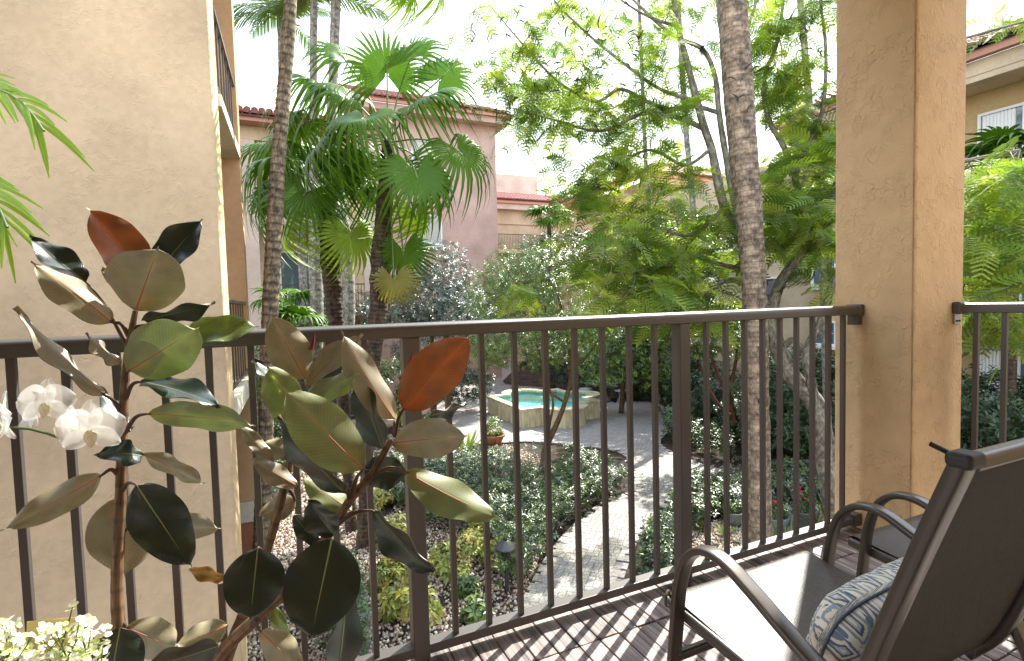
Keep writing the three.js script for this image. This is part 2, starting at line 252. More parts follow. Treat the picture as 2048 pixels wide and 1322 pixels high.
// ---------------------------------------------------------------- peach building at the end of the plaza
{
  const b = thing('low_peach_building', 'low peach building right of the mauve tower, under a long red tiled roof', 'building');
  part(b, 'wall', bx(11.5, GY, -44, 30, 7.9, -32), M.cream); part(b, 'upper_wall', bx(9, 9, -44, 19.5, 11.2, -36.5), M.blush);
  part(b, 'cornice', bx(11.4, 7.55, -32.0, 30, 7.92, -31.5), M.blush); part(b, 'string_course', bx(11.4, 6.6, -32, 30, 6.72, -31.92), M.cream); part(b, 'fascia', bx(11.3, 7.93, -31.6, 30, 8.12, -31.35), M.fascia);
  fenceRail(b, V(12, 4.8, -31.3), V(19, 4.8, -31.3), 1.05, false); part(b, 'balcony_slab', bx(12, 4.55, -31.98, 22, 4.79, -31.2), M.cream);
  for (const x of [14, 17.5, 21]) windowAt(b, 'glazed_door', V(x, 1.2, -31.96), 1.8, 2.2, 0, { bars: [2, 1], sill: false });
  roofSlope(b, V(11.3, 8.15, -31.3), V(1, 0, 0), V(0, 0.3, -0.954).normalize(), 12, 4.4, false);
}
// ---------------------------------------------------------------- cream wing in the middle distance
{
  const b = thing('cream_building', 'cream building half hidden by the feathery tree, with hipped red tiled roof', 'building');
  part(b, 'wall', bx(17.9, GY, -30, 30, 7.4, -21), M.cream); part(b, 'cornice', bx(17.5, 7.15, -21.0, 30, 7.41, -20.4), M.cream); part(b, 'fascia', merge([bx(17.2, 7.42, -20.5, 30, 7.6, -20.3), bx(17.2, 7.42, -30, 17.4, 7.6, -20.5)]), M.fascia);
  for (const [x, y] of [[21.2, 5.2], [24, 5.2], [19.4, 1.6], [22.2, 1.6]]) windowAt(b, 'window', V(x, y, -20.97), 1.3, 1.5, 0, { bars: [2, 2] });
  part(b, 'balcony_slab', bx(20.6, 3.95, -20.98, 24, 4.15, -20), M.cream); fenceRail(b, V(20.6, 4.15, -20.05), V(24, 4.15, -20.05), 1.05, false);
  roofSlope(b, V(17.2, 7.62, -20.2), V(1, 0, 0), V(0, 0.38, -0.925).normalize(), 13, 4.6, false, [1, 0]); roofSlope(b, V(17.2, 7.62, -30), V(0, 0, 1), V(0.925, 0.38, 0).normalize(), 9.8, 4.6, false, [1, 1]);
}
// ---------------------------------------------------------------- building on the right
{
  const b = thing('right_building', 'three storey building on the right with tiled eave, balconies and glazed doors', 'building');
  part(b, 'wall', bx(17, GY, -11, 25, 6.5, 9), M.ochre); part(b, 'end_wall', bx(17.6, GY, -19, 25, 6.3, -11.001), M.cream);
  part(b, 'soffit', bx(15.9, 6.35, -11.4, 17, 6.5, 9), M.cream); part(b, 'eave_beam', bx(15.88, 6.5, -11.5, 16.2, 6.86, 9), M.cream); part(b, 'fascia', bx(15.7, 6.87, -11.6, 15.9, 7.08, 9), M.fascia);
  for (const y of [0.0, 3.3]) { part(b, 'balcony_slab', bx(15.9, y, -8.2, 16.99, y + 0.24, 4), M.orange); fenceRail(b, V(15.98, y + 0.24, -8.1), V(15.98, y + 0.24, 2), 1.05, false); }
  for (const z of [-5.35, -1.6]) for (const y of [-2.6, 0.3, 3.55]) windowAt(b, 'glazed_door', V(16.97, y, z), 1.9, 2.25, -Math.PI / 2, { bars: [2, 1], sill: false, curtain: true });
  for (const [y, z] of [[0.4, -13.5], [3.4, -13.5], [0.4, -16.6], [3.4, -16.6]]) windowAt(b, 'window', V(17.56, y, z), 1.3, 1.5, -Math.PI / 2, { bars: [2, 2] });
  for (const y of [-0.6, 1.45, 4.2]) windowAt(b, 'window', V(16.96, y, -10.2), 1.7, y < 0 ? 0.85 : 1.25, -Math.PI / 2, { bars: [2, 2] });
  roofSlope(b, V(15.6, 7.1, -3.2), V(0, 0, -1), V(0.92, 0.39, 0).normalize(), 8.25, 4, true);
}

// ---------------------------------------------------------------- our balcony: slab, ceiling, column, deck, railings
{
  const s = struct('balcony_floor'); part(s, 'slab', bx(-6, -0.25, -0.12, 2.47, 0.006, 3.3), M.concrete);
  const c = struct('ceiling'); part(c, 'slab', bx(-6, 2.75, -0.12, 2.52, 3.0, 3.3), M.ceiling);
  const w = struct('wall'); part(w, 'stucco', bx(-6, -0.25, 3.3, 5, 3.0, 3.5), M.peach);
}
{
  const c = thing('stucco_column', 'square peach stucco column with rough trowelled finish at the balcony corner', 'column', V(2.2785, 0, 0.061));
  part(c, 'shaft', bx(-0.1885, GY, -0.175, 0.1885, 2.75, 0.175, 0.018), M.peach);
}
{
  const deck = struct('deck', 'weathered grey brown hardwood deck tiles on the balcony floor');
  const mats = [[0.90, 0.85, 0.83], [0.83, 0.785, 0.77], [0.98, 0.93, 0.91], [0.78, 0.71, 0.68], [0.92, 0.87, 0.86]].map(c => std(c.map(x => x * 1.0), 0.62, { map: grainT, bumpMap: grainT, bumpScale: 0.0015 }));
  const rows = [-0.09, 0.159, 0.463, 0.767, 1.071, 1.375], vars = {};
  for (let j = 0; j < 5; j++) for (let i = 0; i < 50; i++) {
    const k = Math.floor(rnd() * 6), L = rows[j + 1] - rows[j] - 0.004, key = k + '_' + L.toFixed(3);
    if (!vars[key]) { const g = bx(-0.0357, -0.011, 0, 0.0357, 0.011, L, 0.003), uv = g.attributes.uv, p = g.attributes.position; for (let q = 0; q < uv.count; q++) uv.setXY(q, p.getX(q) * 2.4 + k * 0.27 + 0.13, p.getZ(q) * 1.3 + k * 0.41); vars[key] = g; }
    const m = part(deck, 'slat', vars[key], pick(mats)); m.position.set(-1.603 + 0.0755 * i + rr(-0.0008, 0.0008), 0.019 + rr(-0.001, 0.001), rows[j] + rr(-0.003, 0.002)); m.rotation.y = rr(-0.003, 0.003);
  }
}
const capShape = () => { const s = new THREE.Shape(), w = 0.03, h = 0.043; s.moveTo(-w, 0.004); s.lineTo(-w, h * 0.55); s.quadraticCurveTo(-w, h * 0.86, -w * 0.55, h * 0.94); s.quadraticCurveTo(0, h * 1.06, w * 0.55, h * 0.94); s.quadraticCurveTo(w, h * 0.86, w, h * 0.55); s.lineTo(w, 0.004); s.quadraticCurveTo(w, 0, w - 0.004, 0); s.lineTo(-w + 0.004, 0); s.quadraticCurveTo(-w, 0, -w, 0.004); return s; };
const capGeo = L => { const g = new THREE.ExtrudeGeometry(capShape(), { depth: L, bevelEnabled: false, curveSegments: 6 }); return metreUV(g); };
{
  const r = thing('balcony_railing', 'long dark bronze picket railing across the balcony front', 'railing', V(0, 0, 0));
  const cap = capGeo(2.083 + 3.2); cap.rotateY(Math.PI / 2); cap.translate(-3.2, 1.032, 0); part(r, 'top_rail', cap, M.bronze);
  part(r, 'bottom_rail', bx(-3.2, 0.06, -0.022, 2.083, 0.09, 0.022, 0.003), M.bronze);
  const post = bx(-0.025, 0.01, -0.025, 0.025, 1.0325, 0.025, 0.004); for (const x of [0, 1.041]) part(r, 'post', post, M.bronze).position.x = x;
  const pk = bx(-0.0083, 0.0895, -0.0095, 0.0083, 1.033, 0.0095, 0.0015), xs = [];
  for (let k = 1; k < 24; k++) xs.push(-0.1326 - 0.0978 * (k - 1)); for (let k = 1; k <= 8; k++) xs.push(0.1143 * k); for (let k = 10; k <= 18; k++) xs.push(1.1678 + 0.1024 * (k - 10));
  for (const x of xs) part(r, 'picket', pk, M.bronze).position.x = x;
  part(r, 'bracket', bx(2.052, 0.985, -0.024, 2.086, 1.033, 0.024, 0.003), M.bronze); part(r, 'bracket', bx(2.04, 0.05, -0.028, 2.088, 0.105, 0.028, 0.003), M.bronze);
  part(r, 'end_cap', bx(2.058, 1.026, -0.034, 2.089, 1.079, 0.034, 0.006), M.bronze);
  const q = thing('side_railing', 'short dark bronze picket railing on the right of the stucco column', 'railing', V(2.40, 0, 0.24));
  const c2 = capGeo(3.0); c2.translate(0, 1.032, 0.002); part(q, 'top_rail', c2, M.bronze); part(q, 'bottom_rail', bx(-0.022, 0.06, 0.002, 0.022, 0.09, 3.0, 0.003), M.bronze);
  for (let k = 0; k < 26; k++) part(q, 'picket', pk, M.bronze).position.z = 0.074 + 0.0975 * k;
  const br = part(q, 'bracket', bx(-0.024, 0.98, -0.0025, 0.018, 1.033, 0.006, 0.002), M.steel); part(q, 'end_cap', bx(-0.034, 1.026, -0.003, 0.034, 1.079, 0.03, 0.006), M.bronze);
  for (const x of [-0.012, 0.008]) { const b = new THREE.CylinderGeometry(0.0045, 0.0045, 0.005, 8); b.rotateX(Math.PI / 2); b.translate(x, 0.995, 0.008); part(br, 'bolt', metreUV(b), M.dark); }
}

// ---------------------------------------------------------------- plant builders
const ML = {
  fan: leafMat([0.085, 0.19, 0.008], 0.45, 0.42, { specularIntensity: 0.35 }), fanOld: leafMat([0.30, 0.27, 0.04], 0.45, 0.6), feather: leafMat([0.12, 0.20, 0.025], 0.5, 0.5, { specularIntensity: 0.6 }), lime: leafMat([0.27, 0.41, 0.03], 0.5, 0.5, { specularIntensity: 0.4 }),
  leaf: leafMat([1, 1, 1], 0.34, 0.36), airy: leafMat([1, 1, 1], 0.68, 0.7, { specularIntensity: 0.4 }),
  petiole: std([0.14, 0.20, 0.06], 0.6), pod: std([0.025, 0.018, 0.014], 0.8),
};
// triangles from quads/strips
class Geo { constructor() { this.p = []; this.i = []; this.u = []; this.c = null; } v(p, u = 0, w = 0) { this.p.push(p.x, p.y, p.z); this.u.push(u, w); return this.p.length / 3 - 1; } t(a, b, c) { this.i.push(a, b, c); } q(a, b, c, d) { this.i.push(a, b, c, a, c, d); }
  done() { const g = new THREE.BufferGeometry(); g.setAttribute('position', new THREE.Float32BufferAttribute(this.p, 3)); g.setAttribute('uv', new THREE.Float32BufferAttribute(this.u, 2)); if (this.c) g.setAttribute('color', new THREE.Float32BufferAttribute(this.c, 3)); g.setIndex(this.i); g.computeVertexNormals(); return g; } }
// limb of varying radius along points, coloured per vertex; ring > 0 makes leaf-scar rings that many metres apart
function limb(pts, rad, { n = 24, s = 10, ring = 0, amp = 0.04, tone = [0.3, 0.25, 0.19], dark = [0.1, 0.08, 0.06], rough = 0.05, spots = 0 } = {}) {
  const c = new THREE.CatmullRomCurve3(pts, false, 'centripetal'), L = c.getLength(), g = new Geo(); g.c = [];
  if (ring) n = Math.round(L / ring * 5);
  const fr = c.computeFrenetFrames(n, false), R = t => { const x = t * (rad.length - 1), i = Math.min(rad.length - 2, Math.floor(x)); return rad[i] + (rad[i + 1] - rad[i]) * (x - i); };
  let jig = 0, ph = rnd() * 10;
  for (let k = 0; k <= n; k++) {
    const t = k / n, P = c.getPointAt(t); let r = R(t), d = 0;
    if (ring) { const q = (t * L / ring + 0.25 * Math.sin(t * L * 1.7 + ph)) % 1; if (q < 0.2) jig = rr(-0.5, 0.5); r *= 1 + amp * (0.6 - q) + 0.008 * jig; d = (q < 0.22 ? 0.75 : 0.12 * q) * rr(0.7, 1.15); }
    for (let a = 0; a <= s; a++) {
      const th = a / s * Math.PI * 2, w = 1 + rough * (pn(t * L * 6 + ph, a % s * 1.3, 999, 999, 4) - 0.5) * 2, e = P.clone().addScaledVector(fr.normals[k], Math.cos(th) * r * w).addScaledVector(fr.binormals[k], Math.sin(th) * r * w);
      g.v(e, a / s * 1.5, t * L * 1.2);
      let m = clamp(d * (0.7 + 0.6 * hash(a % s, k, 3)) + (spots && hash(a % s, k, 9) < spots ? 0.8 : 0) + 0.25 * (pn(t * L * 3 + ph, a % s * 0.8, 999, 999, 8) - 0.4));
      for (let q = 0; q < 3; q++) g.c.push(tone[q] * (1 - m) + dark[q] * m);
    }
  }
  const f = s + 1; for (let k = 0; k < n; k++) for (let a = 0; a < s; a++) g.q(k * f + a, k * f + a + 1, (k + 1) * f + a + 1, (k + 1) * f + a);
  return g.done();
}
const limbs = (list, o) => merge(list.map(l => limb(l[0], l[1], { ...o, ...(l[2] || {}) })));
// one palmate fan, hub at the origin, pointing along +x, upper side +y, unit radius
function fanGeo(droop, nseg = 34, spread = 2.5, cup = 0.18) {
  const g = new Geo(), R = [0.03, 0.2, 0.4, 0.56, 0.7, 0.84, 0.95, 1.0];
  for (let k = 0; k < nseg; k++) {
    const a = (k + 0.5) / nseg * 2 - 1, th = a * spread, da = spread / nseg, len = (0.84 + 0.16 * Math.cos(th * 0.6)) * rr(0.94, 1.04), dr = droop * rr(0.6, 1.5), tw = rr(-0.05, 0.05);
    let prev = null;
    for (const r of R) {
      const t = clamp((r - 0.36) / 0.64), hw = r < 0.41 ? r * Math.tan(da) : 0.44 * Math.tan(da) * (1 - Math.pow((r - 0.4) / 0.6, 1.2)) + 0.001, q = r * len * (1 - 0.25 * dr * t * t);
      const y = -dr * 0.85 * Math.pow(t, 1.9) + cup * (1 - Math.cos(a * 1.5)) * r, tt = th + tw * t, c = V(Math.cos(tt) * q, y, Math.sin(tt) * q), sd = V(-Math.sin(tt), 0, Math.cos(tt));
      const row = [g.v(c.clone().addScaledVector(sd, -hw), 0, r), g.v(c.clone().add(V(0, hw * 0.55, 0)), 0.5, r), g.v(c.clone().addScaledVector(sd, hw), 1, r)];
      if (prev) { g.q(prev[0], prev[1], row[1], row[0]); g.q(prev[1], prev[2], row[2], row[1]); }
      prev = row;
    }
  }
  return g.done();
}
const FANS = [fanGeo(0.45), fanGeo(0.85), fanGeo(1.1), fanGeo(0.6, 30, 2.2, 0.35)];
const FANS_S = [fanGeo(0.35, 18), fanGeo(0.8, 18)];
// a frond of a fan palm: petiole from a to the hub, fan of radius R going on in that direction and sagging
function fanFrond(parent, a, hub, R, { v = null, mat = ML.fan, dip = 0.35, face = null, roll = 0, geos = FANS } = {}) {
  const f = new THREE.Group(); f.name = 'frond'; parent.add(f);
  const ax = hub.clone().sub(a).normalize(); ax.y -= dip; ax.normalize();
  const side = (face ? ax.clone().cross(face) : V(0, 1, 0).cross(ax)); if (side.length() < 0.15) side.copy(RT); side.normalize();
  const up = side.clone().cross(ax).negate().normalize(); if (!face && up.y < 0) up.negate(); if (face && up.dot(face) < 0) up.negate();
  const z = ax.clone().cross(up);
  const m = new THREE.Matrix4().makeBasis(ax, up, z).multiply(new THREE.Matrix4().makeRotationX(roll)).scale(V(R, R, R)); m.setPosition(hub);
  const leaf = part(f, 'blade', v === null ? pick(geos) : geos[v], mat); leaf.applyMatrix4(m);
  const mid = a.clone().lerp(hub, 0.5); mid.y += a.distanceTo(hub) * 0.08;
  part(f, 'petiole', strip(new THREE.TubeGeometry(new THREE.CatmullRomCurve3([a, mid, hub, hub.clone().addScaledVector(ax, 0.12 * R)]), 8, 0.011 + R * 0.004, 5)), ML.petiole);
  return f;
}
// one feather frond of unit length along +x, arching down; upper side +y
function featherGeo({ n = 44, arch = 0.55, len = 0.26, w = 0.012, hang = 0.5, vee = 0.3, jitter = 0.15 } = {}) {
  const g = new Geo(), at_ = t => V(t - 0.12 * arch * t * t, 0.18 * t - arch * 0.62 * t * t, 0), prev = [];
  for (let k = 0; k <= 12; k++) { const p = at_(k / 12), r = 0.008 * (1 - 0.85 * k / 12), row = [g.v(p.clone().add(V(0, r, 0))), g.v(p.clone().add(V(0, -r * 0.5, r))), g.v(p.clone().add(V(0, -r * 0.5, -r)))]; if (k) for (let q = 0; q < 3; q++) g.q(prev[q], prev[(q + 1) % 3], row[(q + 1) % 3], row[q]); prev.splice(0, 3, ...row); }
  for (let k = 0; k < n; k++) for (const s of [-1, 1]) {
    const t = 0.12 + 0.88 * (k + rr(-0.2, 0.2)) / n, o = at_(Math.min(1, t)), d = at_(Math.min(1, t) + 0.01).sub(o).normalize(), L = len * Math.sin(Math.PI * clamp(0.18 + 0.78 * t)) * rr(0.88, 1.08) + 0.03;
    const dir = d.clone().multiplyScalar(0.55 + 0.6 * t).add(V(0, vee + rr(-jitter, jitter), s * 1)).normalize(); let pr = null;
    for (let q = 0; q <= 4; q++) {
      const u = q / 4, p = o.clone().addScaledVector(dir, L * u); p.y -= hang * L * u * u; const hw = w * (q === 0 ? 0.5 : q === 4 ? 0.05 : 1 - 0.35 * u), wd = d.clone();
      const row = [g.v(p.clone().addScaledVector(wd, -hw), 0, u), g.v(p.clone().add(V(0, hw * 0.5, 0)), 0.5, u), g.v(p.clone().addScaledVector(wd, hw), 1, u)];
      if (pr) { g.q(pr[0], pr[1], row[1], row[0]); g.q(pr[1], pr[2], row[2], row[1]); } pr = row;
    }
  }
  return g.done();
}
const FEATH = [featherGeo({ arch: 0.5 }), featherGeo({ arch: 0.85, hang: 0.7 }), featherGeo({ arch: 0.3, vee: 0.5 })];
function featherFrond(parent, base, az, lift, L, mat = ML.feather, v = null, roll = 0) {
  const m = part(parent, 'frond', v === null ? pick(FEATH) : FEATH[v], mat); m.position.copy(base); m.rotation.set(roll, az, lift, 'YZX'); m.scale.setScalar(L); return m;
}
// a sprig of leaves: nl leaves of length l and width w round a short twig pointing +y
function sprigGeo(nl, l, w, twig, { droop = 0.2, round = 0.5, fold = 0.25 } = {}) {
  const g = new Geo();
  for (let k = 0; k < nl; k++) {
    const h = twig * (k + 0.3) / nl, a = k * 2.399 + rr(-0.3, 0.3), el = rr(0.05, 0.8), d = V(Math.cos(a) * Math.cos(el), Math.sin(el), Math.sin(a) * Math.cos(el)), s = V(-Math.sin(a), rr(-0.25, 0.25), Math.cos(a)).normalize(), L = l * rr(0.75, 1.15), up = s.clone().cross(d).normalize();
    const o = V(0, h, 0), pt = (t, q, f) => o.clone().addScaledVector(d, L * t).addScaledVector(s, q * w).add(V(0, -droop * L * t * t, 0)).addScaledVector(up, f);
    const A = g.v(pt(0.06, 0, 0), 0.5, 0), B = g.v(pt(round, -0.5, fold * w), 0, 0.5), C = g.v(pt(round, 0.5, fold * w), 1, 0.5), Dm = g.v(pt(round, 0, 0), 0.5, 0.5), E = g.v(pt(1, 0, 0), 0.5, 1);
    g.t(A, B, Dm); g.t(A, Dm, C); g.t(B, E, Dm); g.t(Dm, E, C);
  }
  return g.done();
}
// bipinnate leaf of the feathery tree: rachis along +x, pinnae as combs of tiny leaflets
function bipinnateGeo(L = 0.42, np = 9, nl = 9) {
  const g = new Geo();
  const seg = (a, b, r) => { const d = b.clone().sub(a).normalize(), s = V(-d.z, 0, d.x).multiplyScalar(r); const q = [g.v(a.clone().add(s)), g.v(a.clone().sub(s)), g.v(b.clone().sub(s)), g.v(b.clone().add(s))]; g.q(...q); };
  const pt = t => V(L * t, 0.10 * L * t - 0.34 * L * t * t, 0);
  for (let k = 0; k < 5; k++) seg(pt(k / 5), pt((k + 1) / 5), 0.002);
  for (let k = 0; k < np; k++) for (const s of [-1, 1]) {
    const t = 0.16 + 0.84 * k / (np - 1), o = pt(t), pl = L * (0.34 - 0.20 * Math.abs(t - 0.45)) * rr(0.9, 1.1), d = V(0.55 + 0.3 * t, rr(-0.12, 0.1), s).normalize(), e = o.clone().addScaledVector(d, pl); e.y -= 0.14 * pl;
    seg(o, e, 0.0012);
    for (let j = 0; j < nl; j++) for (const q of [-1, 1]) {
      const u = 0.08 + 0.92 * j / nl, c = o.clone().lerp(e, u), w = d.clone().multiplyScalar(0.35).add(V(d.z, -0.05, -d.x).multiplyScalar(q)).normalize(), ll = 0.0165 * (1 - 0.3 * u), b = d.clone().multiplyScalar(0.0047);
      const A = g.v(c.clone().sub(b)), B = g.v(c.clone().addScaledVector(w, ll).sub(b)), C = g.v(c.clone().addScaledVector(w, ll).add(b)), D = g.v(c.clone().add(b)); g.q(A, B, C, D);
    }
  }
  return g.done();
}
// instanced foliage: list of matrices with colours
function foliage(parent, name, geo, mat, mats, tones, dark = 0.35) {
  const im = new THREE.InstancedMesh(geo, mat, mats.length); im.name = name; im.userData.kind = 'stuff'; im.castShadow = im.receiveShadow = true;
  mats.forEach((m, i) => { im.setMatrixAt(i, m); const c = pick(tones), k = rr(1 - dark, 1 + dark); im.setColorAt(i, col(c[0] * k, c[1] * k * rr(0.92, 1.08), c[2] * k)); });
  parent.add(im); return im;
}
const _o = new THREE.Object3D();
const place = (p, s, { tilt = 0.6, up = null, spin = null } = {}) => { _o.position.copy(p); if (up) { _o.quaternion.setFromUnitVectors(V(0, 1, 0), up.clone().add(V(rr(-tilt, tilt), rr(-tilt, tilt), rr(-tilt, tilt))).normalize()); _o.rotateY(rnd() * 6.283); } else { _o.rotation.set(rr(-tilt, tilt), rnd() * 6.283, rr(-tilt, tilt), 'YXZ'); } _o.scale.setScalar(s * rr(0.75, 1.25)); _o.updateMatrix(); return _o.matrix.clone(); };
// sprigs through ellipsoids [centre, rx, ry, rz, n]: denser towards the outside, in clumps, with gaps
function crownMats(blobs, s, { shell = 0.55, clump = 0.5, up = true } = {}) {
  const out = [];
  for (const [c, rx, ry, rz, n] of blobs) {
    const lob = Array.from({ length: Math.max(5, Math.round(n / 45)) }, () => { const a = rnd() * 6.283, y = rr(-0.9, 1), q = Math.sqrt(Math.max(0, 1 - y * y)), r = rr(shell, 1); return V(Math.cos(a) * q * r, y * r, Math.sin(a) * q * r); });
    for (let i = 0; i < n; i++) {
      let p; if (rnd() < clump) { const l = pick(lob); p = l.clone().add(V(rr(-1, 1), rr(-1, 1), rr(-1, 1)).multiplyScalar(0.28)); } else { const a = rnd() * 6.283, y = rr(-1, 1), q = Math.sqrt(1 - y * y), r = Math.cbrt(rr(shell * shell * shell, 1)); p = V(Math.cos(a) * q * r, y * r, Math.sin(a) * q * r); }
      const nrm = p.clone().normalize(), w = V(c.x + p.x * rx, c.y + p.y * ry, c.z + p.z * rz); if (w.y < GY + 0.05) continue;
      out.push(place(w, s, up ? { up: nrm.multiplyScalar(0.7).add(V(0, 0.7, 0)), tilt: 0.6 } : { tilt: 0.5 }));
    }
  }
  return out;
}
// low massed planting over a polygon of the ground
function bedMats(P, n, h, s, holes, vary = 0.45) {
  const out = [], xs = P.map(p => p.x), zs = P.map(p => p.z), x0 = Math.min(...xs), x1 = Math.max(...xs), z0 = Math.min(...zs), z1 = Math.max(...zs);
  for (let i = 0; i < n * 6 && out.length < n; i++) {
    const x = rr(x0, x1), z = rr(z0, z1); if (!inPoly(x, z, P)) continue;
    const q = fbm(x * 0.9 + 50, z * 0.9 + 50, 999, 999, 5, 3); if (q < 0.30 && rnd() < 0.8) continue; if (holes && holes.some(c => Math.hypot(c.x - x, c.z - z) < c.r)) continue;
    const top = h * (1 - vary + vary * 2 * q), y = GY + top * (1 - Math.pow(rnd(), 1.6) * 0.9);
    out.push(place(V(x, y, z), s, { up: V(0, 1, 0), tilt: 0.75 }));
  }
  return out;
}

// ---------------------------------------------------------------- palms
const PX = a => a.map(q => at(q[0], q[1], q[2]));
const trunkTo = (pts, y = GY) => { const e = pts[pts.length - 1].clone(), p = pts[pts.length - 2]; if (e.y > y) { const d = e.clone().sub(p); pts.push(V(e.x + d.x * 0.1, y - 0.05, e.z + d.z * 0.1)); } return pts; };
function feathers(parent, top, n, L, o = {}) { for (let i = 0; i < n; i++) { const f = featherFrond(parent, top.clone().add(V(0, rr(-0.05, 0.1), 0)), i * 2.399 + (o.ph || 0), rr(-0.1, 1.1) + (o.lift || 0), L * rr(0.85, 1.1), o.mat || ML.feather); f.name = 'frond'; } }
{ // slender ringed palm close to the balcony
  const t = thing('ringed_palm', 'slender leaning palm with dark ringed tan trunk, nearest on the left', 'palm tree');
  const pts = trunkTo(PX([[590, -190, 7.5], [583, -60, 7.5], [578, 60, 7.5], [568, 180, 7.5], [556, 330, 7.5], [548, 470, 7.5], [543, 570, 7.5], [537, 700, 7.5], [530, 900, 7.5], [522, 1150, 7.5]]));
  part(t, 'trunk', limb(pts.slice().reverse(), [0.125, 0.115, 0.1, 0.112, 0.108, 0.1, 0.092, 0.085, 0.082], { ring: 0.115, amp: 0.07, s: 14, tone: [0.74, 0.61, 0.45], dark: [0.2, 0.15, 0.10], rough: 0.03, spots: 0.04 }), M.bark);
  feathers(t, pts[0], 9, 2.0, { lift: 0.35 });
  const sh = pts[0].clone(); for (const [x, y, l, R] of [[800, -60, 7.2, 0.95], [855, -75, 7.3, 1.0]]) fanFrond(t, sh, at(x, y, l), R, { mat: ML.lime, dip: 1.4, v: 1 });
}
const fanTone = [0.25, 0.17, 0.11], fanDark = [0.09, 0.06, 0.045];
function boots(parent, a, b, n, r) { // old leaf bases clasping the trunk below the crown
  for (let i = 0; i < n; i++) { const t = i / n, p = a.clone().lerp(b, t), an = i * 2.399, o = V(Math.cos(an), 0, Math.sin(an)); const g = new THREE.ConeGeometry(0.075, rr(0.3, 0.5), 5, 3); g.scale(1, 1, 0.35); const m = part(parent, 'leaf_base', metreUV(g), M.husk); m.position.copy(p).addScaledVector(o, r); m.quaternion.setFromUnitVectors(V(0, 1, 0), V(o.x * 0.3, 1, o.z * 0.3).normalize()); m.rotateY(-an + Math.PI / 2); }
}
M.husk = std([0.26, 0.165, 0.10], 0.9, { map: barkT, side: THREE.DoubleSide });
{ // the big fan palm in the middle
  const t = thing('fan_palm', 'large fan palm with broad drooping green fans in front of the pink tower', 'palm tree'), d = 8.9;
  const crown = at(776, 285, d), pts = trunkTo(PX([[776, 285, d], [771, 380, d], [765, 470, d], [757, 600, d], [748, 720, d], [735, 900, d], [724, 1090, d]]));
  part(t, 'trunk', limb(pts.slice().reverse(), [0.10, 0.10, 0.10, 0.11, 0.14, 0.17, 0.13, 0.1], { ring: 0.07, amp: 0.05, s: 12, tone: [0.30, 0.22, 0.15], dark: fanDark, rough: 0.12, spots: 0.06 }), M.bark);
  boots(t, at(766, 455, d), at(775, 300, d), 26, 0.10);
  const F = (x, y, dd, R, o) => fanFrond(t, crown, at(x, y, d + dd), R, o);
  const toCam = EYE.clone().sub(crown).normalize();
  F(774, 150, -0.1, 1.02, { v: 0, dip: -0.2, face: toCam.clone().add(V(0, 0.25, 0)) });
  F(842, 205, -0.5, 1.1, { v: 1, face: toCam.clone().multiplyScalar(0.7).add(V(0, 1, 0)) }); F(878, 160, 0.2, 0.95, { v: 1, dip: 0.1, face: toCam.clone().add(V(-0.1, 0.8, 0)) }); F(820, 120, 0.6, 1.0, { v: 3, dip: -0.1 });
  F(700, 195, -0.1, 1.05, { v: 2, face: toCam.clone().multiplyScalar(0.4).add(V(0, 1, 0)) }); F(640, 175, 0.4, 1.05, { v: 2, dip: 0.2 }); F(730, 235, -0.8, 1.15, { v: 2, dip: 0.7 }); F(690, 120, 0.7, 1.0, { v: 1, dip: 0 });
  F(915, 300, -0.5, 1.05, { v: 1, dip: 0.8, face: toCam.clone().add(V(0.3, 1, 0)) }); F(832, 345, -1.0, 1.05, { v: 1, dip: 0.9, face: toCam.clone().add(V(0.2, 1.2, 0)) }); F(870, 345, 0.4, 1.0, { v: 2, dip: 0.9 });
  F(650, 290, -0.4, 1.05, { v: 2, dip: 0.8 }); F(690, 330, 0.6, 1.0, { v: 2, dip: 0.9 }); F(600, 250, 0.5, 1.0, { v: 2, dip: 0.7 }); F(830, 430, 0.5, 0.8, { v: 2, dip: 1.2, mat: ML.lime }); F(806, 500, -0.2, 0.75, { v: 2, dip: 1.5 }); F(788, 560, -0.3, 0.62, { v: 2, dip: 3, mat: ML.fanOld });
}
{ // the second fan palm, left of it
  const t = thing('fan_palm', 'second fan palm with shaggy brown trunk, left of the large fan palm', 'palm tree'), d = 9.6;
  const crown = at(655, 395, d), pts = trunkTo(PX([[655, 395, d], [657, 470, d], [664, 560, d], [676, 680, d], [688, 800, d], [698, 960, d], [703, 1050, d]]));
  part(t, 'trunk', limb(pts.slice().reverse(), [0.1, 0.1, 0.1, 0.11, 0.14, 0.17, 0.16], { ring: 0.08, amp: 0.08, s: 12, tone: [0.22, 0.15, 0.10], dark: [0.06, 0.045, 0.035], rough: 0.2, spots: 0.14 }), M.bark);
  boots(t, at(672, 640, d), at(656, 420, d), 34, 0.12);
  const F = (x, y, dd, R, o) => fanFrond(t, crown, at(x, y, d + dd), R, o), toCam = EYE.clone().sub(crown).normalize();
  F(612, 385, -0.7, 1.05, { v: 0, dip: 0.9, face: toCam.clone().add(V(0, 0.6, 0)) }); F(560, 330, -0.3, 1.05, { v: 2, dip: 0.6 }); F(600, 290, 0.3, 1.0, { v: 2, dip: 0.5 }); F(702, 468, -0.6, 0.9, { v: 1, dip: 1.8, mat: ML.lime }); F(690, 330, -0.3, 1.0, { v: 1, dip: 0.3 });
  F(545, 390, 0.4, 1.0, { v: 2, dip: 0.9 }); F(580, 445, -0.2, 0.95, { v: 2, dip: 1.4, mat: ML.lime }); F(730, 380, 0.5, 0.95, { v: 2, dip: 0.9 }); F(640, 320, 0.8, 0.95, { v: 1, dip: -0.1 }); F(540, 300, 0.9, 1.0, { v: 2, dip: 0.5 });
}
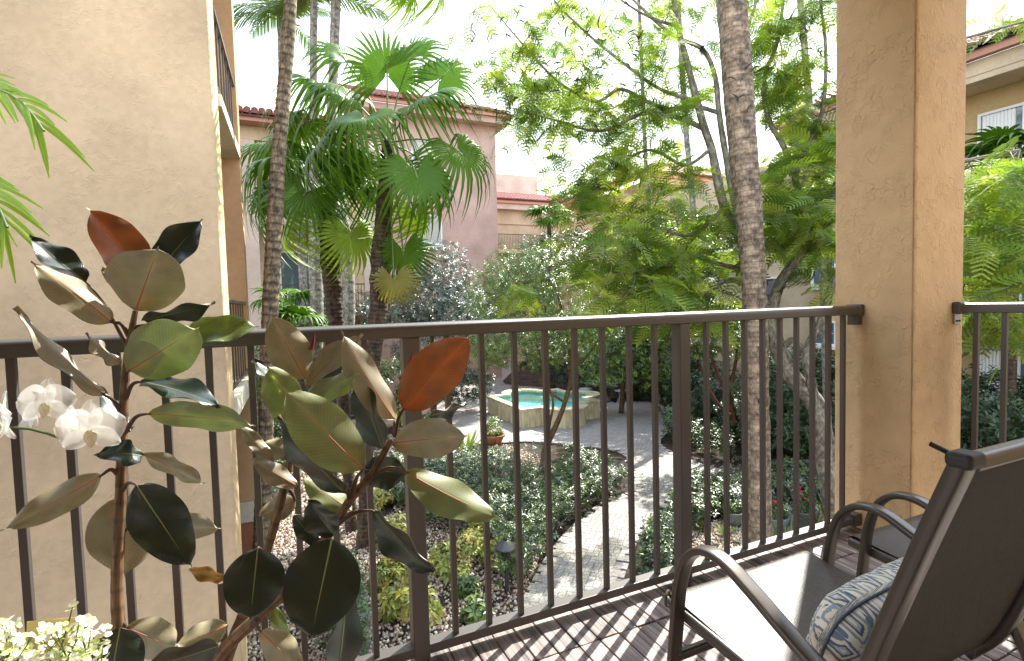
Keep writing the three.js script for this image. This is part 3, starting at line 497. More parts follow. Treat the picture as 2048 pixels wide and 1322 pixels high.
{ // pale royal palms behind
  const royal = (label, pts, r, L) => { const t = thing('royal_palm', label, 'palm tree', null, null), P = trunkTo(PX(pts)); part(t, 'trunk', limb(P.slice().reverse(), r, { ring: 0.16, amp: 0.025, s: 14, tone: [0.78, 0.74, 0.70], dark: [0.55, 0.52, 0.49], rough: 0.02 }), M.bark); if (L) feathers(t, P[0], 12, L, { ph: pts[0][0] }); };
  royal('smooth pale grey royal palm trunk left of the shaggy fan palm', [[628, -8, 15.7], [627, 140, 15.7], [629, 300, 15.7], [631, 480, 15.7], [633, 620, 15.7], [630, 760, 15.7], [624, 885, 15.7]], [0.19, 0.2, 0.19, 0.17, 0.12, 0.1], 2.4);
  royal('slim grey royal palm trunk just right of the shaggy fan palm', [[674, -70, 15.6], [668, 120, 15.6], [664, 260, 15.6], [690, 480, 15.6], [698, 600, 15.6], [690, 740, 15.6], [680, 900, 15.6]], [0.19, 0.18, 0.18, 0.15, 0.14, 0.14], 2.6);
  royal('thin grey palm trunk furthest back between the royal palms', [[560, 40, 19], [566, 200, 19], [600, 480, 19], [612, 700, 19], [614, 850, 19]], [0.14, 0.14, 0.12, 0.1], 2.2);
  royal('slim pale palm trunk rising in the middle behind the feathery tree', [[1276, -30, 19], [1283, 120, 19], [1292, 330, 19], [1304, 480, 19], [1312, 620, 19], [1316, 740, 19]], [0.08, 0.075, 0.07, 0.06], 2.0);
  royal('tall grey palm trunk in front of the cream building', [[1352, -60, 17], [1362, 100, 17], [1372, 260, 17], [1385, 400, 17], [1400, 600, 17], [1410, 780, 17]], [0.10, 0.095, 0.09, 0.085], 2.2);
  royal('dark ringed palm trunk seen just left of the stucco column', [[1595, -50, 12], [1606, 60, 12], [1618, 200, 12], [1640, 420, 12], [1648, 600, 12], [1652, 740, 12], [1656, 900, 12]], [0.085, 0.08, 0.075, 0.065], 2.0);
}
{ // thick coconut trunk on the right
  const t = thing('coconut_palm', 'thick pitted grey brown palm trunk rising right of the middle', 'palm tree');
  const pts = trunkTo(PX([[1405, -1000, 7.6], [1430, -560, 7.6], [1452, -260, 7.6], [1461, -40, 7.6], [1470, 90, 7.6], [1480, 230, 7.6], [1492, 360, 7.6], [1502, 480, 7.6], [1510, 610, 7.6], [1514, 760, 7.6], [1517, 900, 7.6], [1519, 1080, 7.6]]));
  part(t, 'trunk', limb(pts.slice().reverse(), [0.18, 0.16, 0.155, 0.162, 0.184, 0.2, 0.205, 0.19, 0.175, 0.16, 0.15, 0.14], { ring: 0.075, amp: 0.02, s: 30, tone: [0.80, 0.64, 0.48], dark: [0.48, 0.34, 0.24], rough: 0.05, spots: 0.09 }), M.bark);
  const nick = new THREE.SphereGeometry(1, 6, 5); nick.scale(0.008, 0.03, 0.005); const c = new THREE.CatmullRomCurve3(pts), a = [];
  for (let i = 0; i < 130; i++) { const u = rr(0.15, 0.98), p = c.getPointAt(u), th = rnd() * 6.28; const s = rr(0.5, 1.5); const q = nick.clone().scale(s, s, 1); q.translate(0, 0, 0.165 + 0.016 * Math.sin(u * 9 + 1)); q.rotateY(th); q.translate(p.x, p.y, p.z); a.push(strip(q)); }
  part(t, 'bark_pits', merge(a), M.dark).userData.kind = 'stuff';
  feathers(t, pts[0], 11, 2.6, { ph: 0.7, lift: 0.3 });
}
{ // frond tips reaching in from the left
  const t = thing('palm', 'bright green feather palm whose frond tips hang in from the left edge', 'palm tree');
  const crown = at(-330, 330, 3.0); part(t, 'trunk', limb([V(crown.x, GY - 0.05, crown.z), V(crown.x + 0.05, -0.5, crown.z), crown], [0.09, 0.07, 0.06], { ring: 0.1 }), M.bark);
  const hang = (pts, n, L, w) => {
    const c = new THREE.CatmullRomCurve3(pts), g = new Geo(), f = new THREE.Group(); f.name = 'frond'; t.add(f);
    part(f, 'rachis', strip(new THREE.TubeGeometry(c, 16, 0.006, 5)), ML.petiole);
    for (let i = 0; i < n; i++) { const u = 0.25 + 0.75 * i / n, p = c.getPointAt(u), d = c.getTangentAt(u); for (const s of [-1, 1]) {
      const lat = V(0, 0, 1).cross(d).normalize().multiplyScalar(s), dir = d.clone().multiplyScalar(1.05).addScaledVector(lat, s > 0 ? 0.42 : 0.3).add(V(0, 0, rr(-0.5, 0.5))).normalize(), l = L * rr(0.75, 1.1) * (1 - 0.35 * Math.abs(u - 0.6)); let pr = null;
      const nn = g; const sd = dir.clone().cross(V(rr(-0.3, 0.3), 0.3, 1)).normalize();
      for (let q = 0; q <= 4; q++) { const k = q / 4, e = p.clone().addScaledVector(dir, l * k); e.y -= 0.28 * l * k * k; const hw = w * [0.6, 1, 1, 0.8, 0.25][q]; const row = [nn.v(e.clone().addScaledVector(sd, -hw)), nn.v(e.clone().add(V(0, 0, hw * 0.5))), nn.v(e.clone().addScaledVector(sd, hw))]; if (pr) { nn.q(pr[0], pr[1], row[1], row[0]); nn.q(pr[1], pr[2], row[2], row[1]); } pr = row; }
    } }
    part(f, 'leaflets', g.done(), ML.lime);
  };
  hang([crown, at(-120, 150, 2.8), at(-20, 172, 2.7), at(45, 205, 2.65), at(88, 262, 2.6)], 20, 0.30, 0.011);
  hang([crown, at(-180, 300, 2.8), at(-60, 350, 2.7), at(-10, 400, 2.6), at(15, 455, 2.55)], 18, 0.34, 0.011);
}
{ // small fan palms in the back garden
  const small = (label, x, y, d, n, R, h) => { const t = thing('small_fan_palm', label, 'palm tree'), c = at(x, y, d); part(t, 'trunk', limb([V(c.x, GY - 0.05, c.z), V(c.x, (GY + c.y) / 2, c.z), c], [0.12, 0.1, 0.1], { ring: 0.1, s: 8, tone: fanTone, dark: fanDark }), M.bark); for (let i = 0; i < n; i++) { const a = i * 2.399, l = rr(-0.15, 0.95), hub = c.clone().add(V(Math.cos(a) * Math.cos(l), Math.sin(l), Math.sin(a) * Math.cos(l)).multiplyScalar(h)); fanFrond(t, c, hub, R, { dip: 0.35, geos: FANS_S }); } };
  small('small fan palm in front of the low peach building', 1098, 440, 24, 14, 0.75, 0.7); small('short fan palm under the left balconies', 598, 660, 14.5, 12, 0.75, 0.6); small('low fan palm beside the ringed palm trunk', 575, 610, 16, 10, 0.7, 0.6); small('fan palm in front of the right hand building', 2030, 320, 11.5, 11, 0.8, 0.6); small('fan palm between the cream building and the column', 1655, 395, 13, 11, 0.65, 0.55); small('dark fan palm at the back behind the round table', 1265, 520, 23, 12, 0.9, 0.8);
}
// ---------------------------------------------------------------- the feathery flame tree
{
  const t = thing('feathery_tree', 'tall feathery tree with grey forked limbs, lacy lime leaves and black pods', 'tree');
  const B = (pts, r, o) => [PX(pts), r, o];
  const list = [
    B([[1705, 1180, 8.5], [1690, 1110, 8.5], [1668, 1000, 8.5], [1650, 900, 8.5], [1632, 810, 8.5], [1590, 759, 8.6], [1560, 706, 8.7], [1541, 649, 8.8], [1524, 590, 8.9]], [0.21, 0.19, 0.18, 0.165, 0.15, 0.14, 0.13, 0.125, 0.1], { n: 44, s: 14 }),
    B([[1541, 640, 8.8], [1556, 575, 8.8], [1590, 525, 8.75], [1625, 478, 8.6], [1655, 420, 8.4], [1690, 330, 8.2], [1740, 200, 8]], [0.105, 0.09, 0.08, 0.075, 0.065, 0.055, 0.04]),
    B([[1642, 860, 8.5], [1622, 762, 8.4], [1613, 702, 8.4], [1634, 660, 8.4], [1654, 605, 8.35], [1672, 540, 8.3]], [0.1, 0.075, 0.07, 0.065, 0.06, 0.05]),
    B([[1562, 700, 8.7], [1585, 680, 8.55], [1613, 704, 8.42]], [0.05, 0.05, 0.06]),
    B([[1530, 612, 8.8], [1503, 535, 9], [1477, 475, 9], [1444, 399, 9], [1423, 298, 9], [1408, 254, 9], [1394, 203, 9], [1375, 127, 9], [1357, 54, 9], [1340, -60, 9]], [0.10, 0.085, 0.08, 0.075, 0.07, 0.065, 0.055, 0.05, 0.045, 0.03], { n: 40 }),
    B([[1502, 530, 9.05], [1470, 410, 9.2], [1448, 290, 9.2], [1437, 218, 9.2], [1430, 152, 9.2], [1405, 98, 9.2], [1350, 73, 9.3], [1267, 0, 9.4], [1220, -50, 9.4]], [0.07, 0.06, 0.055, 0.055, 0.045, 0.04, 0.035, 0.025, 0.015], { n: 40 }),
    B([[1437, 225, 9.2], [1390, 213, 9.1], [1339, 218, 9], [1300, 206, 8.9], [1240, 178, 8.8], [1194, 203, 8.7], [1121, 167, 8.6], [1060, 105, 8.5], [980, 11, 8.4]], [0.04, 0.037, 0.034, 0.03, 0.026, 0.022, 0.019, 0.014, 0.008], { n: 40 }),
    B([[1408, 258, 9.05], [1370, 240, 9], [1339, 231, 8.9], [1290, 226, 8.8], [1200, 262, 8.6], [1110, 240, 8.5], [1020, 215, 8.4]], [0.045, 0.04, 0.034, 0.028, 0.022, 0.016, 0.008], { n: 30 }),
    B([[1394, 203, 9.05], [1320, 178, 9], [1249, 128, 9], [1172, 65, 9], [1114, 7, 9], [1080, -40, 9]], [0.035, 0.03, 0.027, 0.022, 0.016, 0.01]),
    B([[1625, 478, 8.6], [1600, 400, 8.8], [1590, 356, 8.9], [1571, 301, 9], [1535, 232, 9.1], [1530, 150, 9.1], [1553, 91, 9.1], [1570, -20, 9.1]], [0.06, 0.055, 0.05, 0.045, 0.04, 0.035, 0.03, 0.02], { n: 30 }),
    B([[1590, 356, 8.9], [1612, 300, 8.8], [1640, 240, 8.7], [1652, 120, 8.7], [1640, -10, 8.7]], [0.04, 0.034, 0.03, 0.025, 0.015]),
    B([[1470, 150, 9.2], [1492, 70, 9.2], [1520, -20, 9.2]], [0.035, 0.03, 0.02]),
    B([[1530, 600, 8.85], [1460, 560, 8.7], [1390, 605, 8.5], [1320, 640, 8.3]], [0.05, 0.04, 0.028, 0.01]), B([[1508, 545, 9], [1440, 528, 8.7], [1370, 510, 8.5], [1290, 545, 8.3], [1210, 510, 8.2]], [0.05, 0.04, 0.03, 0.018, 0.008]),
    B([[1450, 415, 9], [1380, 470, 8.8], [1300, 448, 8.6], [1225, 420, 8.5]], [0.04, 0.032, 0.022, 0.008]), B([[1423, 298, 9], [1370, 330, 8.8], [1300, 300, 8.7], [1230, 335, 8.6], [1170, 370, 8.5]], [0.035, 0.028, 0.022, 0.015, 0.006]),
    B([[1357, 54, 9], [1290, 30, 9], [1200, -30, 9]], [0.03, 0.02, 0.01]), B([[1640, 455, 8.5], [1760, 380, 7.4], [1900, 330, 6.8], [2040, 300, 6.4]], [0.06, 0.05, 0.035, 0.015]), B([[1700, 320, 8.1], [1800, 120, 7.2], [1935, 75, 6.6], [2060, 40, 6.2]], [0.045, 0.035, 0.022, 0.01]),
    B([[1672, 540, 8.3], [1780, 560, 7.4], [1900, 540, 6.8], [1990, 575, 6.4], [2060, 560, 6.2]], [0.05, 0.04, 0.03, 0.02, 0.01]),
  ];
  const bark = { tone: [0.70, 0.65, 0.56], dark: [0.34, 0.29, 0.24], rough: 0.09 };
  part(t, 'trunk', limb(...list[0].slice(0, 2), { ...bark, n: 44, s: 14 }), M.bark);
  for (const l of list.slice(1)) part(t, 'limb', limb(l[0], l[1], { ...bark, n: 26, s: 9, ...(l[2] || {}) }), M.bark);
  const pts = []; list.slice(1).forEach(l => { const c = new THREE.CatmullRomCurve3(l[0]); for (let i = 2; i <= 12; i++) pts.push(c.getPointAt(i / 12)); });
  // clusters of leaves: x, y, depth, spread, number
  const C = [[985, 40, 8.4, 60, 40, 10], [1060, 70, 8.5, 70, 60, 22], [1000, 130, 8.5, 50, 40, 9], [1120, 130, 8.6, 70, 50, 20], [1180, 60, 8.9, 80, 60, 26], [1270, 40, 9, 90, 50, 26], [1120, 215, 8.5, 110, 40, 40], [1040, 200, 8.4, 50, 40, 18], [1230, 190, 8.7, 90, 50, 34], [1310, 130, 9, 60, 50, 20], [1290, 245, 8.7, 80, 35, 30], [1390, 150, 9, 60, 60, 18], [1400, 40, 9, 70, 50, 22],
    [1160, 330, 8.6, 70, 40, 24], [1250, 320, 8.6, 70, 40, 22], [1330, 330, 8.7, 70, 40, 20], [1190, 400, 8.5, 80, 35, 34], [1280, 430, 8.5, 80, 40, 40], [1370, 450, 8.6, 70, 50, 34], [1225, 500, 8.2, 90, 40, 50], [1320, 530, 8.2, 90, 45, 60], [1420, 530, 8.4, 70, 50, 40], [1250, 585, 8.2, 90, 40, 46], [1350, 615, 8.2, 80, 40, 40], [1430, 620, 8.4, 50, 30, 16],
    [1590, 120, 8.8, 70, 90, 60], [1560, 220, 8.9, 60, 60, 40], [1620, 270, 8.7, 60, 50, 44], [1560, 330, 8.7, 60, 40, 30], [1620, 370, 8.4, 60, 40, 30], [1560, 400, 8.2, 70, 40, 55], [1600, 450, 8.1, 70, 45, 60], [1560, 500, 8.1, 50, 35, 34], [1640, 510, 8.1, 40, 50, 26], [1530, 130, 9, 40, 80, 24], [1610, 20, 8.8, 60, 40, 26],
    [1990, 345, 6.4, 60, 40, 44], [1980, 430, 6.5, 70, 50, 60], [2010, 520, 6.4, 60, 50, 60], [1980, 600, 6.4, 60, 40, 34], [2020, 650, 6.4, 50, 30, 20], [2035, 30, 6.2, 30, 40, 7], [1960, 500, 6.7, 40, 50, 26], [1010, 620, 9.5, 40, 20, 6], [1000, 580, 9.8, 50, 20, 8], [1020, 270, 8.4, 50, 30, 12]];
  const leaves = [], twigs = [];
  for (const [x, y, d, rx, ry, n] of C) {
    const m = Math.max(3, Math.round(n / 5));
    for (let k = 0; k < m; k++) {
      const e = at(x + rr(-1, 1) * rx, y + rr(-1, 1) * ry, d + (rnd() < 0.7 ? rr(-0.7, 0.8) : rr(0.8, 4))); let best = pts[0], bd = 1e9; for (const p of pts) { const q = p.distanceTo(e); if (q < bd) { bd = q; best = p; } }
      if (bd < 2.2) { const md = best.clone().lerp(e, 0.5).add(V(rr(-0.1, 0.1), rr(0, 0.15), rr(-0.1, 0.1))); twigs.push([[best, md, e], [0.011, 0.007, 0.003], { n: 6, s: 4 }]); }
      const per = Math.ceil(2.7 * n / m), dir0 = e.clone().sub(best).normalize();
      for (let q = 0; q < per; q++) { const a = rnd() * 6.283; const s = rr(0.75, 1.3); _o.position.copy(e).add(V(rr(-0.12, 0.12), rr(-0.1, 0.1), rr(-0.12, 0.12))).addScaledVector(dir0, rr(-0.3, 0.15)); _o.rotation.set(rr(-0.95, 0.95), a, rr(-0.8, 0.5), 'YZX'); _o.scale.setScalar(s); _o.updateMatrix(); leaves.push(_o.matrix.clone()); }
    }
  }
  part(t, 'twigs', limbs(twigs, bark), M.bark).userData.kind = 'stuff';
  foliage(t, 'crown', bipinnateGeo(), ML.airy, leaves, [[0.40, 0.50, 0.05], [0.29, 0.42, 0.04], [0.50, 0.56, 0.065], [0.22, 0.34, 0.035], [0.13, 0.21, 0.03]], 0.3);
  const pod = new THREE.BoxGeometry(0.14, 0.022, 0.006, 4, 1, 1); { const p = pod.attributes.position; for (let i = 0; i < p.count; i++) { const x = p.getX(i) / 0.07; p.setY(i, p.getY(i) * (1 - 0.6 * x * x) - 0.02 * x * x); } pod.computeVertexNormals(); }
  const pods = []; for (const [x, y, d, rx, ry, n] of [[1180, 30, 8.8, 90, 40, 34], [1120, 150, 8.6, 60, 40, 60], [1050, 190, 8.4, 60, 50, 80], [1240, 110, 8.8, 80, 50, 60], [1290, 200, 8.7, 60, 40, 30], [1000, 60, 8.4, 60, 50, 26], [1640, 120, 8.7, 40, 50, 10], [1490, 160, 7.3, 25, 60, 9]]) for (let i = 0; i < n; i++) { _o.position.copy(at(x + rr(-1, 1) * rx, y + rr(-1, 1) * ry, d + rr(-0.3, 0.3))); _o.rotation.set(rr(-1, 1), rnd() * 6.28, rr(-1.2, 1.2)); _o.scale.setScalar(rr(0.7, 1.2)); _o.updateMatrix(); pods.push(_o.matrix.clone()); }
  foliage(t, 'pods', pod, ML.pod, pods, [[1, 1, 1]], 0.2).userData.kind = 'stuff';
  for (const [x, y, d, l, w] of [[1404, 95, 9, 'dark spiky air plant clump hanging near the thick palm trunk, upper of two', 1], [1325, 212, 8.85, 'dark air plant clump sitting on a grey limb, lower of two', 0.8]]) {
    const q = thing('air_plant', l, 'air plant', at(x, y, d), 'air plants on the feathery tree'), g = new Geo();
    for (let i = 0; i < 90; i++) { const a = rnd() * 6.28, e = rr(-1.5, 0.7), L = rr(0.12, 0.26) * w, dd = V(Math.cos(a) * Math.cos(e), Math.sin(e) - 0.3, Math.sin(a) * Math.cos(e)).normalize(), s = V(-Math.sin(a), 0, Math.cos(a)).multiplyScalar(0.006); const A = g.v(s.clone()), Bq = g.v(s.clone().negate()), Cq = g.v(dd.clone().multiplyScalar(L)); g.t(A, Bq, Cq); }
    part(q, 'leaves', g.done(), std([0.05, 0.05, 0.045], 0.9, { side: THREE.DoubleSide }));
  }
}
// ---------------------------------------------------------------- shrubs and small trees of the courtyard
const G1 = sprigGeo(9, 0.085, 0.034, 0.12), G2 = sprigGeo(10, 0.055, 0.02, 0.09), G3 = sprigGeo(8, 0.13, 0.05, 0.14), G4 = sprigGeo(9, 0.12, 0.045, 0.05, { droop: 0.5 });
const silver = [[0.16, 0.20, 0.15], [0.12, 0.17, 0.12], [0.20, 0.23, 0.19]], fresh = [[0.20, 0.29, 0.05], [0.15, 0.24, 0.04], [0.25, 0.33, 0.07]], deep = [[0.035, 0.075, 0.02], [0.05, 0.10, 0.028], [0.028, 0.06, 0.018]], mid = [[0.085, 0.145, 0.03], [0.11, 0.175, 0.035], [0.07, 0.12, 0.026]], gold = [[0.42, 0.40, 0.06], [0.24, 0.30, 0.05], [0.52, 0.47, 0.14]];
function shrub(name, label, cat, blobs, geo, tones, s = 1, trunks = [], o = {}, group) {
  const t = thing(name, label, cat, null, group);
  if (trunks.length) { const tr = o.trunk || { tone: [0.33, 0.20, 0.12], dark: [0.16, 0.09, 0.06] }; trunks.forEach((l, i) => part(t, i ? 'limb' : 'trunk', limb(l[0], l[1], { n: 20, s: 8, rough: 0.1, ...tr }), M.bark)); }
  foliage(t, trunks.length ? 'crown' : 'foliage', geo, o.mat || ML.leaf, crownMats(blobs.map(b => [at(b[0], b[1], b[2]), b[3], b[4], b[5], b[6]]), s, o), tones); return t;
}
const up2 = (x, y, d, r) => { const c = at(x, y, d); return [[V(c.x, GY - 0.05, c.z), V(c.x + 0.1, (GY + c.y) / 2, c.z), c], [r, r * 0.8, r * 0.5]]; };
shrub('silver_tree', 'bushy silver leaved tree in front of the pink tower', 'tree', [[870, 575, 19, 1.6, 1.5, 1.4, 1500], [800, 620, 19, 1.2, 0.9, 1.2, 700], [930, 640, 18.5, 1.2, 1.0, 1.2, 700], [860, 680, 18.5, 1.6, 0.8, 1.2, 600]], G1, silver, 1.25, [up2(860, 640, 19, 0.12)], { clump: 0.6 });
shrub('small_leaved_tree', 'pale green small leaved tree spreading over the fountain with orange brown trunks', 'tree', [[1080, 560, 13.4, 1.5, 1.0, 1.3, 1500], [1000, 590, 13.6, 0.9, 0.9, 1.0, 700], [1160, 640, 13.2, 1.2, 0.8, 1.1, 900], [1060, 690, 13, 1.3, 0.7, 1.0, 800], [980, 690, 13.2, 0.6, 0.6, 0.8, 300], [1220, 600, 13.2, 0.8, 0.7, 0.8, 350]], G2, fresh, 1.25,
  [[[gp(1087, 945).add(V(0, -0.05, 0)), at(1089, 900, 12.6), at(1108, 860, 12.6), at(1130, 805, 12.7), at(1142, 745, 12.9), at(1130, 650, 13.1), at(1110, 570, 13.3)], [0.085, 0.075, 0.06, 0.055, 0.045, 0.035, 0.02]], [[at(1094, 890, 12.6), at(1099, 850, 12.5), at(1106, 800, 12.4), at(1090, 760, 12.6), at(1070, 660, 13)], [0.04, 0.03, 0.026, 0.024, 0.015]], [[at(1130, 805, 12.7), at(1085, 770, 12.8), at(1095, 700, 13), at(1090, 610, 13.2)], [0.03, 0.03, 0.03, 0.02]], [[at(1142, 745, 12.9), at(1190, 690, 13), at(1215, 620, 13.2)], [0.03, 0.02, 0.01]]], { trunk: { tone: [0.40, 0.24, 0.13], dark: [0.22, 0.12, 0.07] }, clump: 0.55, shell: 0.3 });
shrub('glossy_tree', 'glossy light green tree behind the fountain, catching white sunlight', 'tree', [[1230, 700, 18.5, 1.6, 1.2, 1.3, 1500], [1290, 660, 19, 1.2, 1.0, 1.2, 700], [1300, 740, 18.5, 0.9, 0.7, 0.9, 450]], G3, fresh.concat(mid), 1.0, [up2(1240, 720, 18.8, 0.1)], { clump: 0.6 });
shrub('red_stemmed_tree', 'small tree with several smooth red brown stems in the shaded bed', 'tree', [[1420, 640, 13.3, 0.9, 0.5, 0.8, 420], [1470, 680, 13.2, 0.7, 0.5, 0.7, 300], [1395, 690, 13.4, 0.5, 0.5, 0.6, 200]], G1, mid.concat(fresh), 1.0,
  [[[gp(1478, 870).add(V(0, -0.05, 0)), at(1468, 820, 13.7), at(1445, 770, 13.6), at(1425, 720, 13.5), at(1410, 660, 13.4)], [0.08, 0.06, 0.05, 0.04, 0.02]], [[at(1470, 850, 13.8), at(1462, 780, 13.6), at(1472, 720, 13.4), at(1476, 670, 13.3)], [0.06, 0.05, 0.04, 0.02]], [[at(1470, 840, 13.8), at(1430, 800, 13.7), at(1405, 745, 13.6), at(1392, 690, 13.5)], [0.05, 0.04, 0.035, 0.02]]], { trunk: { tone: [0.34, 0.13, 0.08], dark: [0.18, 0.07, 0.045] } });
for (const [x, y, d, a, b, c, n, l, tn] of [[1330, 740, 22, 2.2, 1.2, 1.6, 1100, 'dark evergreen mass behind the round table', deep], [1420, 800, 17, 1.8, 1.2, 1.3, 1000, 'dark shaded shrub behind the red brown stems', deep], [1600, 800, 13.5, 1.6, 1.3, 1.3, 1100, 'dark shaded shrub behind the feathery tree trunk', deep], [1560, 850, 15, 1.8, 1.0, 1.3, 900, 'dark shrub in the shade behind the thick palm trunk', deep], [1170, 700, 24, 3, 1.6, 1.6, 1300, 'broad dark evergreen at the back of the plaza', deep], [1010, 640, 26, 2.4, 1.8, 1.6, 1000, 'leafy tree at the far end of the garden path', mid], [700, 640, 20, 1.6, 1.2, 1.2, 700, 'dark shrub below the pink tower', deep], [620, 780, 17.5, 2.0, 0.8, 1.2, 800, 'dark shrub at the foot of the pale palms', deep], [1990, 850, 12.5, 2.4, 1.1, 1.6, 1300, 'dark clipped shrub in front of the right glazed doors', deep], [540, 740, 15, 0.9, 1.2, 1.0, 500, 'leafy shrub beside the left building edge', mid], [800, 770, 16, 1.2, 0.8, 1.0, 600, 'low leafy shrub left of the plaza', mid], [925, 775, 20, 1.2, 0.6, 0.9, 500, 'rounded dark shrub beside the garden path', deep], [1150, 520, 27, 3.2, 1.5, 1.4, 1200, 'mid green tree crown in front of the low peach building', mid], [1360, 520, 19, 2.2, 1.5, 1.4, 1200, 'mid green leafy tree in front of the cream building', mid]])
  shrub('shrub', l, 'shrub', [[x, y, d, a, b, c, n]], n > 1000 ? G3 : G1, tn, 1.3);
// massed low planting
function bed(label, P, n, h, geo, tones, s, holes) { const t = thing('hedge', label, 'hedge'); foliage(t, 'foliage', geo, ML.leaf, bedMats(poly(P), n, h, s, holes), tones, 0.35); return t; }
bed('low glossy hedge between the gravel bed and the path', [[845, 935], [1010, 928], [1150, 928], [1225, 938], [1255, 958], [1252, 990], [1210, 1008], [1160, 1042], [1100, 1105], [1050, 1195], [1000, 1190], [985, 1120], [930, 1075], [850, 1060], [790, 1020], [780, 950]], 5600, 0.5, G1, mid.concat(mid, silver), 0.9, [{ x: 5.36, z: -9.3, r: 0.75 }]);
bed('low hedge in full sun right of the path', [[1280, 1190], [1308, 1085], [1358, 1022], [1395, 990], [1440, 975], [1500, 968], [1490, 1040], [1420, 1050], [1370, 1085], [1330, 1180]], 2200, 0.5, G1, mid.concat(silver), 1.0);
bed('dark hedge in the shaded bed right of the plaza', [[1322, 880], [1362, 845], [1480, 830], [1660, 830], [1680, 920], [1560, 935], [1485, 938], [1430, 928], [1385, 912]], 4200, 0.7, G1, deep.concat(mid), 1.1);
bed('leafy edging behind the red flowers', [[1510, 972], [1660, 962], [1680, 1010], [1600, 1010], [1510, 1030]], 1100, 0.5, G1, mid.concat(silver), 1.0);
bed('shrubby border along the left building', [[500, 860], [600, 850], [630, 900], [600, 1000], [540, 1060], [500, 1050]], 1500, 0.9, G1, mid.concat(deep), 1.0);
bed('fine leaved shrub at the foot of the balcony', [[640, 1330], [660, 1230], [715, 1180], [735, 1290], [740, 1400]], 900, 0.7, G2, mid.concat(silver), 1.0);
bed('dark border planting right of the column', [[1900, 880], [1930, 840], [2080, 850], [2200, 1000], [1950, 960]], 1500, 0.6, G1, deep.concat(mid), 1.0);
{ // variegated low shrubs
  const pts = [[785, 1085, 'golden variegated shrub left of the wide railing post'], [960, 1105, 'golden variegated shrub beside the mushroom path light'], [1000, 1140, 'golden variegated shrub nearest the path edge'], [800, 1170, 'pale variegated shrub in the middle of the gravel'], [815, 1235, 'pale variegated shrub nearest the balcony'], [905, 1145, 'small green variegated shrub behind the wide railing post'], [770, 1010, 'yellow green shrub below the rubber plant leaves'], [930, 1190, 'sparse green sprig in the pebbles'], [960, 1235, 'low sprig close to the bottom rail']];
  pts.forEach(([x, y, l], i) => { const t = thing('variegated_shrub', l, 'shrub'), c = gp(x, y), s = i > 6 ? 0.5 : 1; foliage(t, 'foliage', G4, ML.leaf, crownMats([[c.clone().add(V(0, 0.2 * s, 0)), 0.36 * s, 0.24 * s, 0.36 * s, Math.round(85 * s)]], 1.0, { shell: 0.3 }), i > 6 ? mid : gold, 0.3); });
}
{ // pebbles of the gravel beds
  const geo = [new THREE.DodecahedronGeometry(1, 0), new THREE.IcosahedronGeometry(1, 1)]; const tones = [[0.55, 0.47, 0.38], [0.36, 0.28, 0.21], [0.62, 0.56, 0.48], [0.26, 0.19, 0.14], [0.48, 0.36, 0.27], [0.20, 0.13, 0.09]];
  const beds = [['pale pebbles of the gravel bed left of the path', [[720, 1330], [760, 1050], [800, 1000], [840, 900], [1010, 890], [1100, 920], [1140, 990], [1045, 1195], [985, 1320], [900, 1400]], 15000, 0.021], ['white pebbles of the sunny bed below the column', [[1330, 1200], [1370, 1060], [1500, 1020], [1660, 1010], [1690, 1100], [1500, 1180]], 6000, 0.021], ['brown pebbles beside the left building', [[480, 1330], [490, 1060], [600, 990], [720, 940], [760, 1000], [740, 1330]], 9000, 0.022], ['pale pebbles in the sunny bed behind the rubber plant', [[520, 900], [620, 850], [780, 870], [830, 900], [760, 1000], [600, 980]], 5000, 0.03]];
  beds.forEach(([l, P, n, s]) => { const Q = poly(P), xs = Q.map(p => p.x), zs = Q.map(p => p.z), ms = []; for (let i = 0; i < n * 5 && ms.length < n; i++) { const x = rr(Math.min(...xs), Math.max(...xs)), z = rr(Math.min(...zs), Math.max(...zs)); if (!inPoly(x, z, Q)) continue; const k = s * rr(0.5, 1.25); _o.position.set(x, GY + k * 0.25, z); _o.rotation.set(rnd() * 6, rnd() * 6, rnd() * 6); _o.scale.set(k * 1.2, k * 0.75, k); _o.updateMatrix(); ms.push(_o.matrix.clone()); }
    const im = foliage(scene, numbered('gravel'), geo[0], std([1, 1, 1], 0.85), ms, tones, 0.2); tag(im, l, 'gravel', null, 'stuff'); });
}

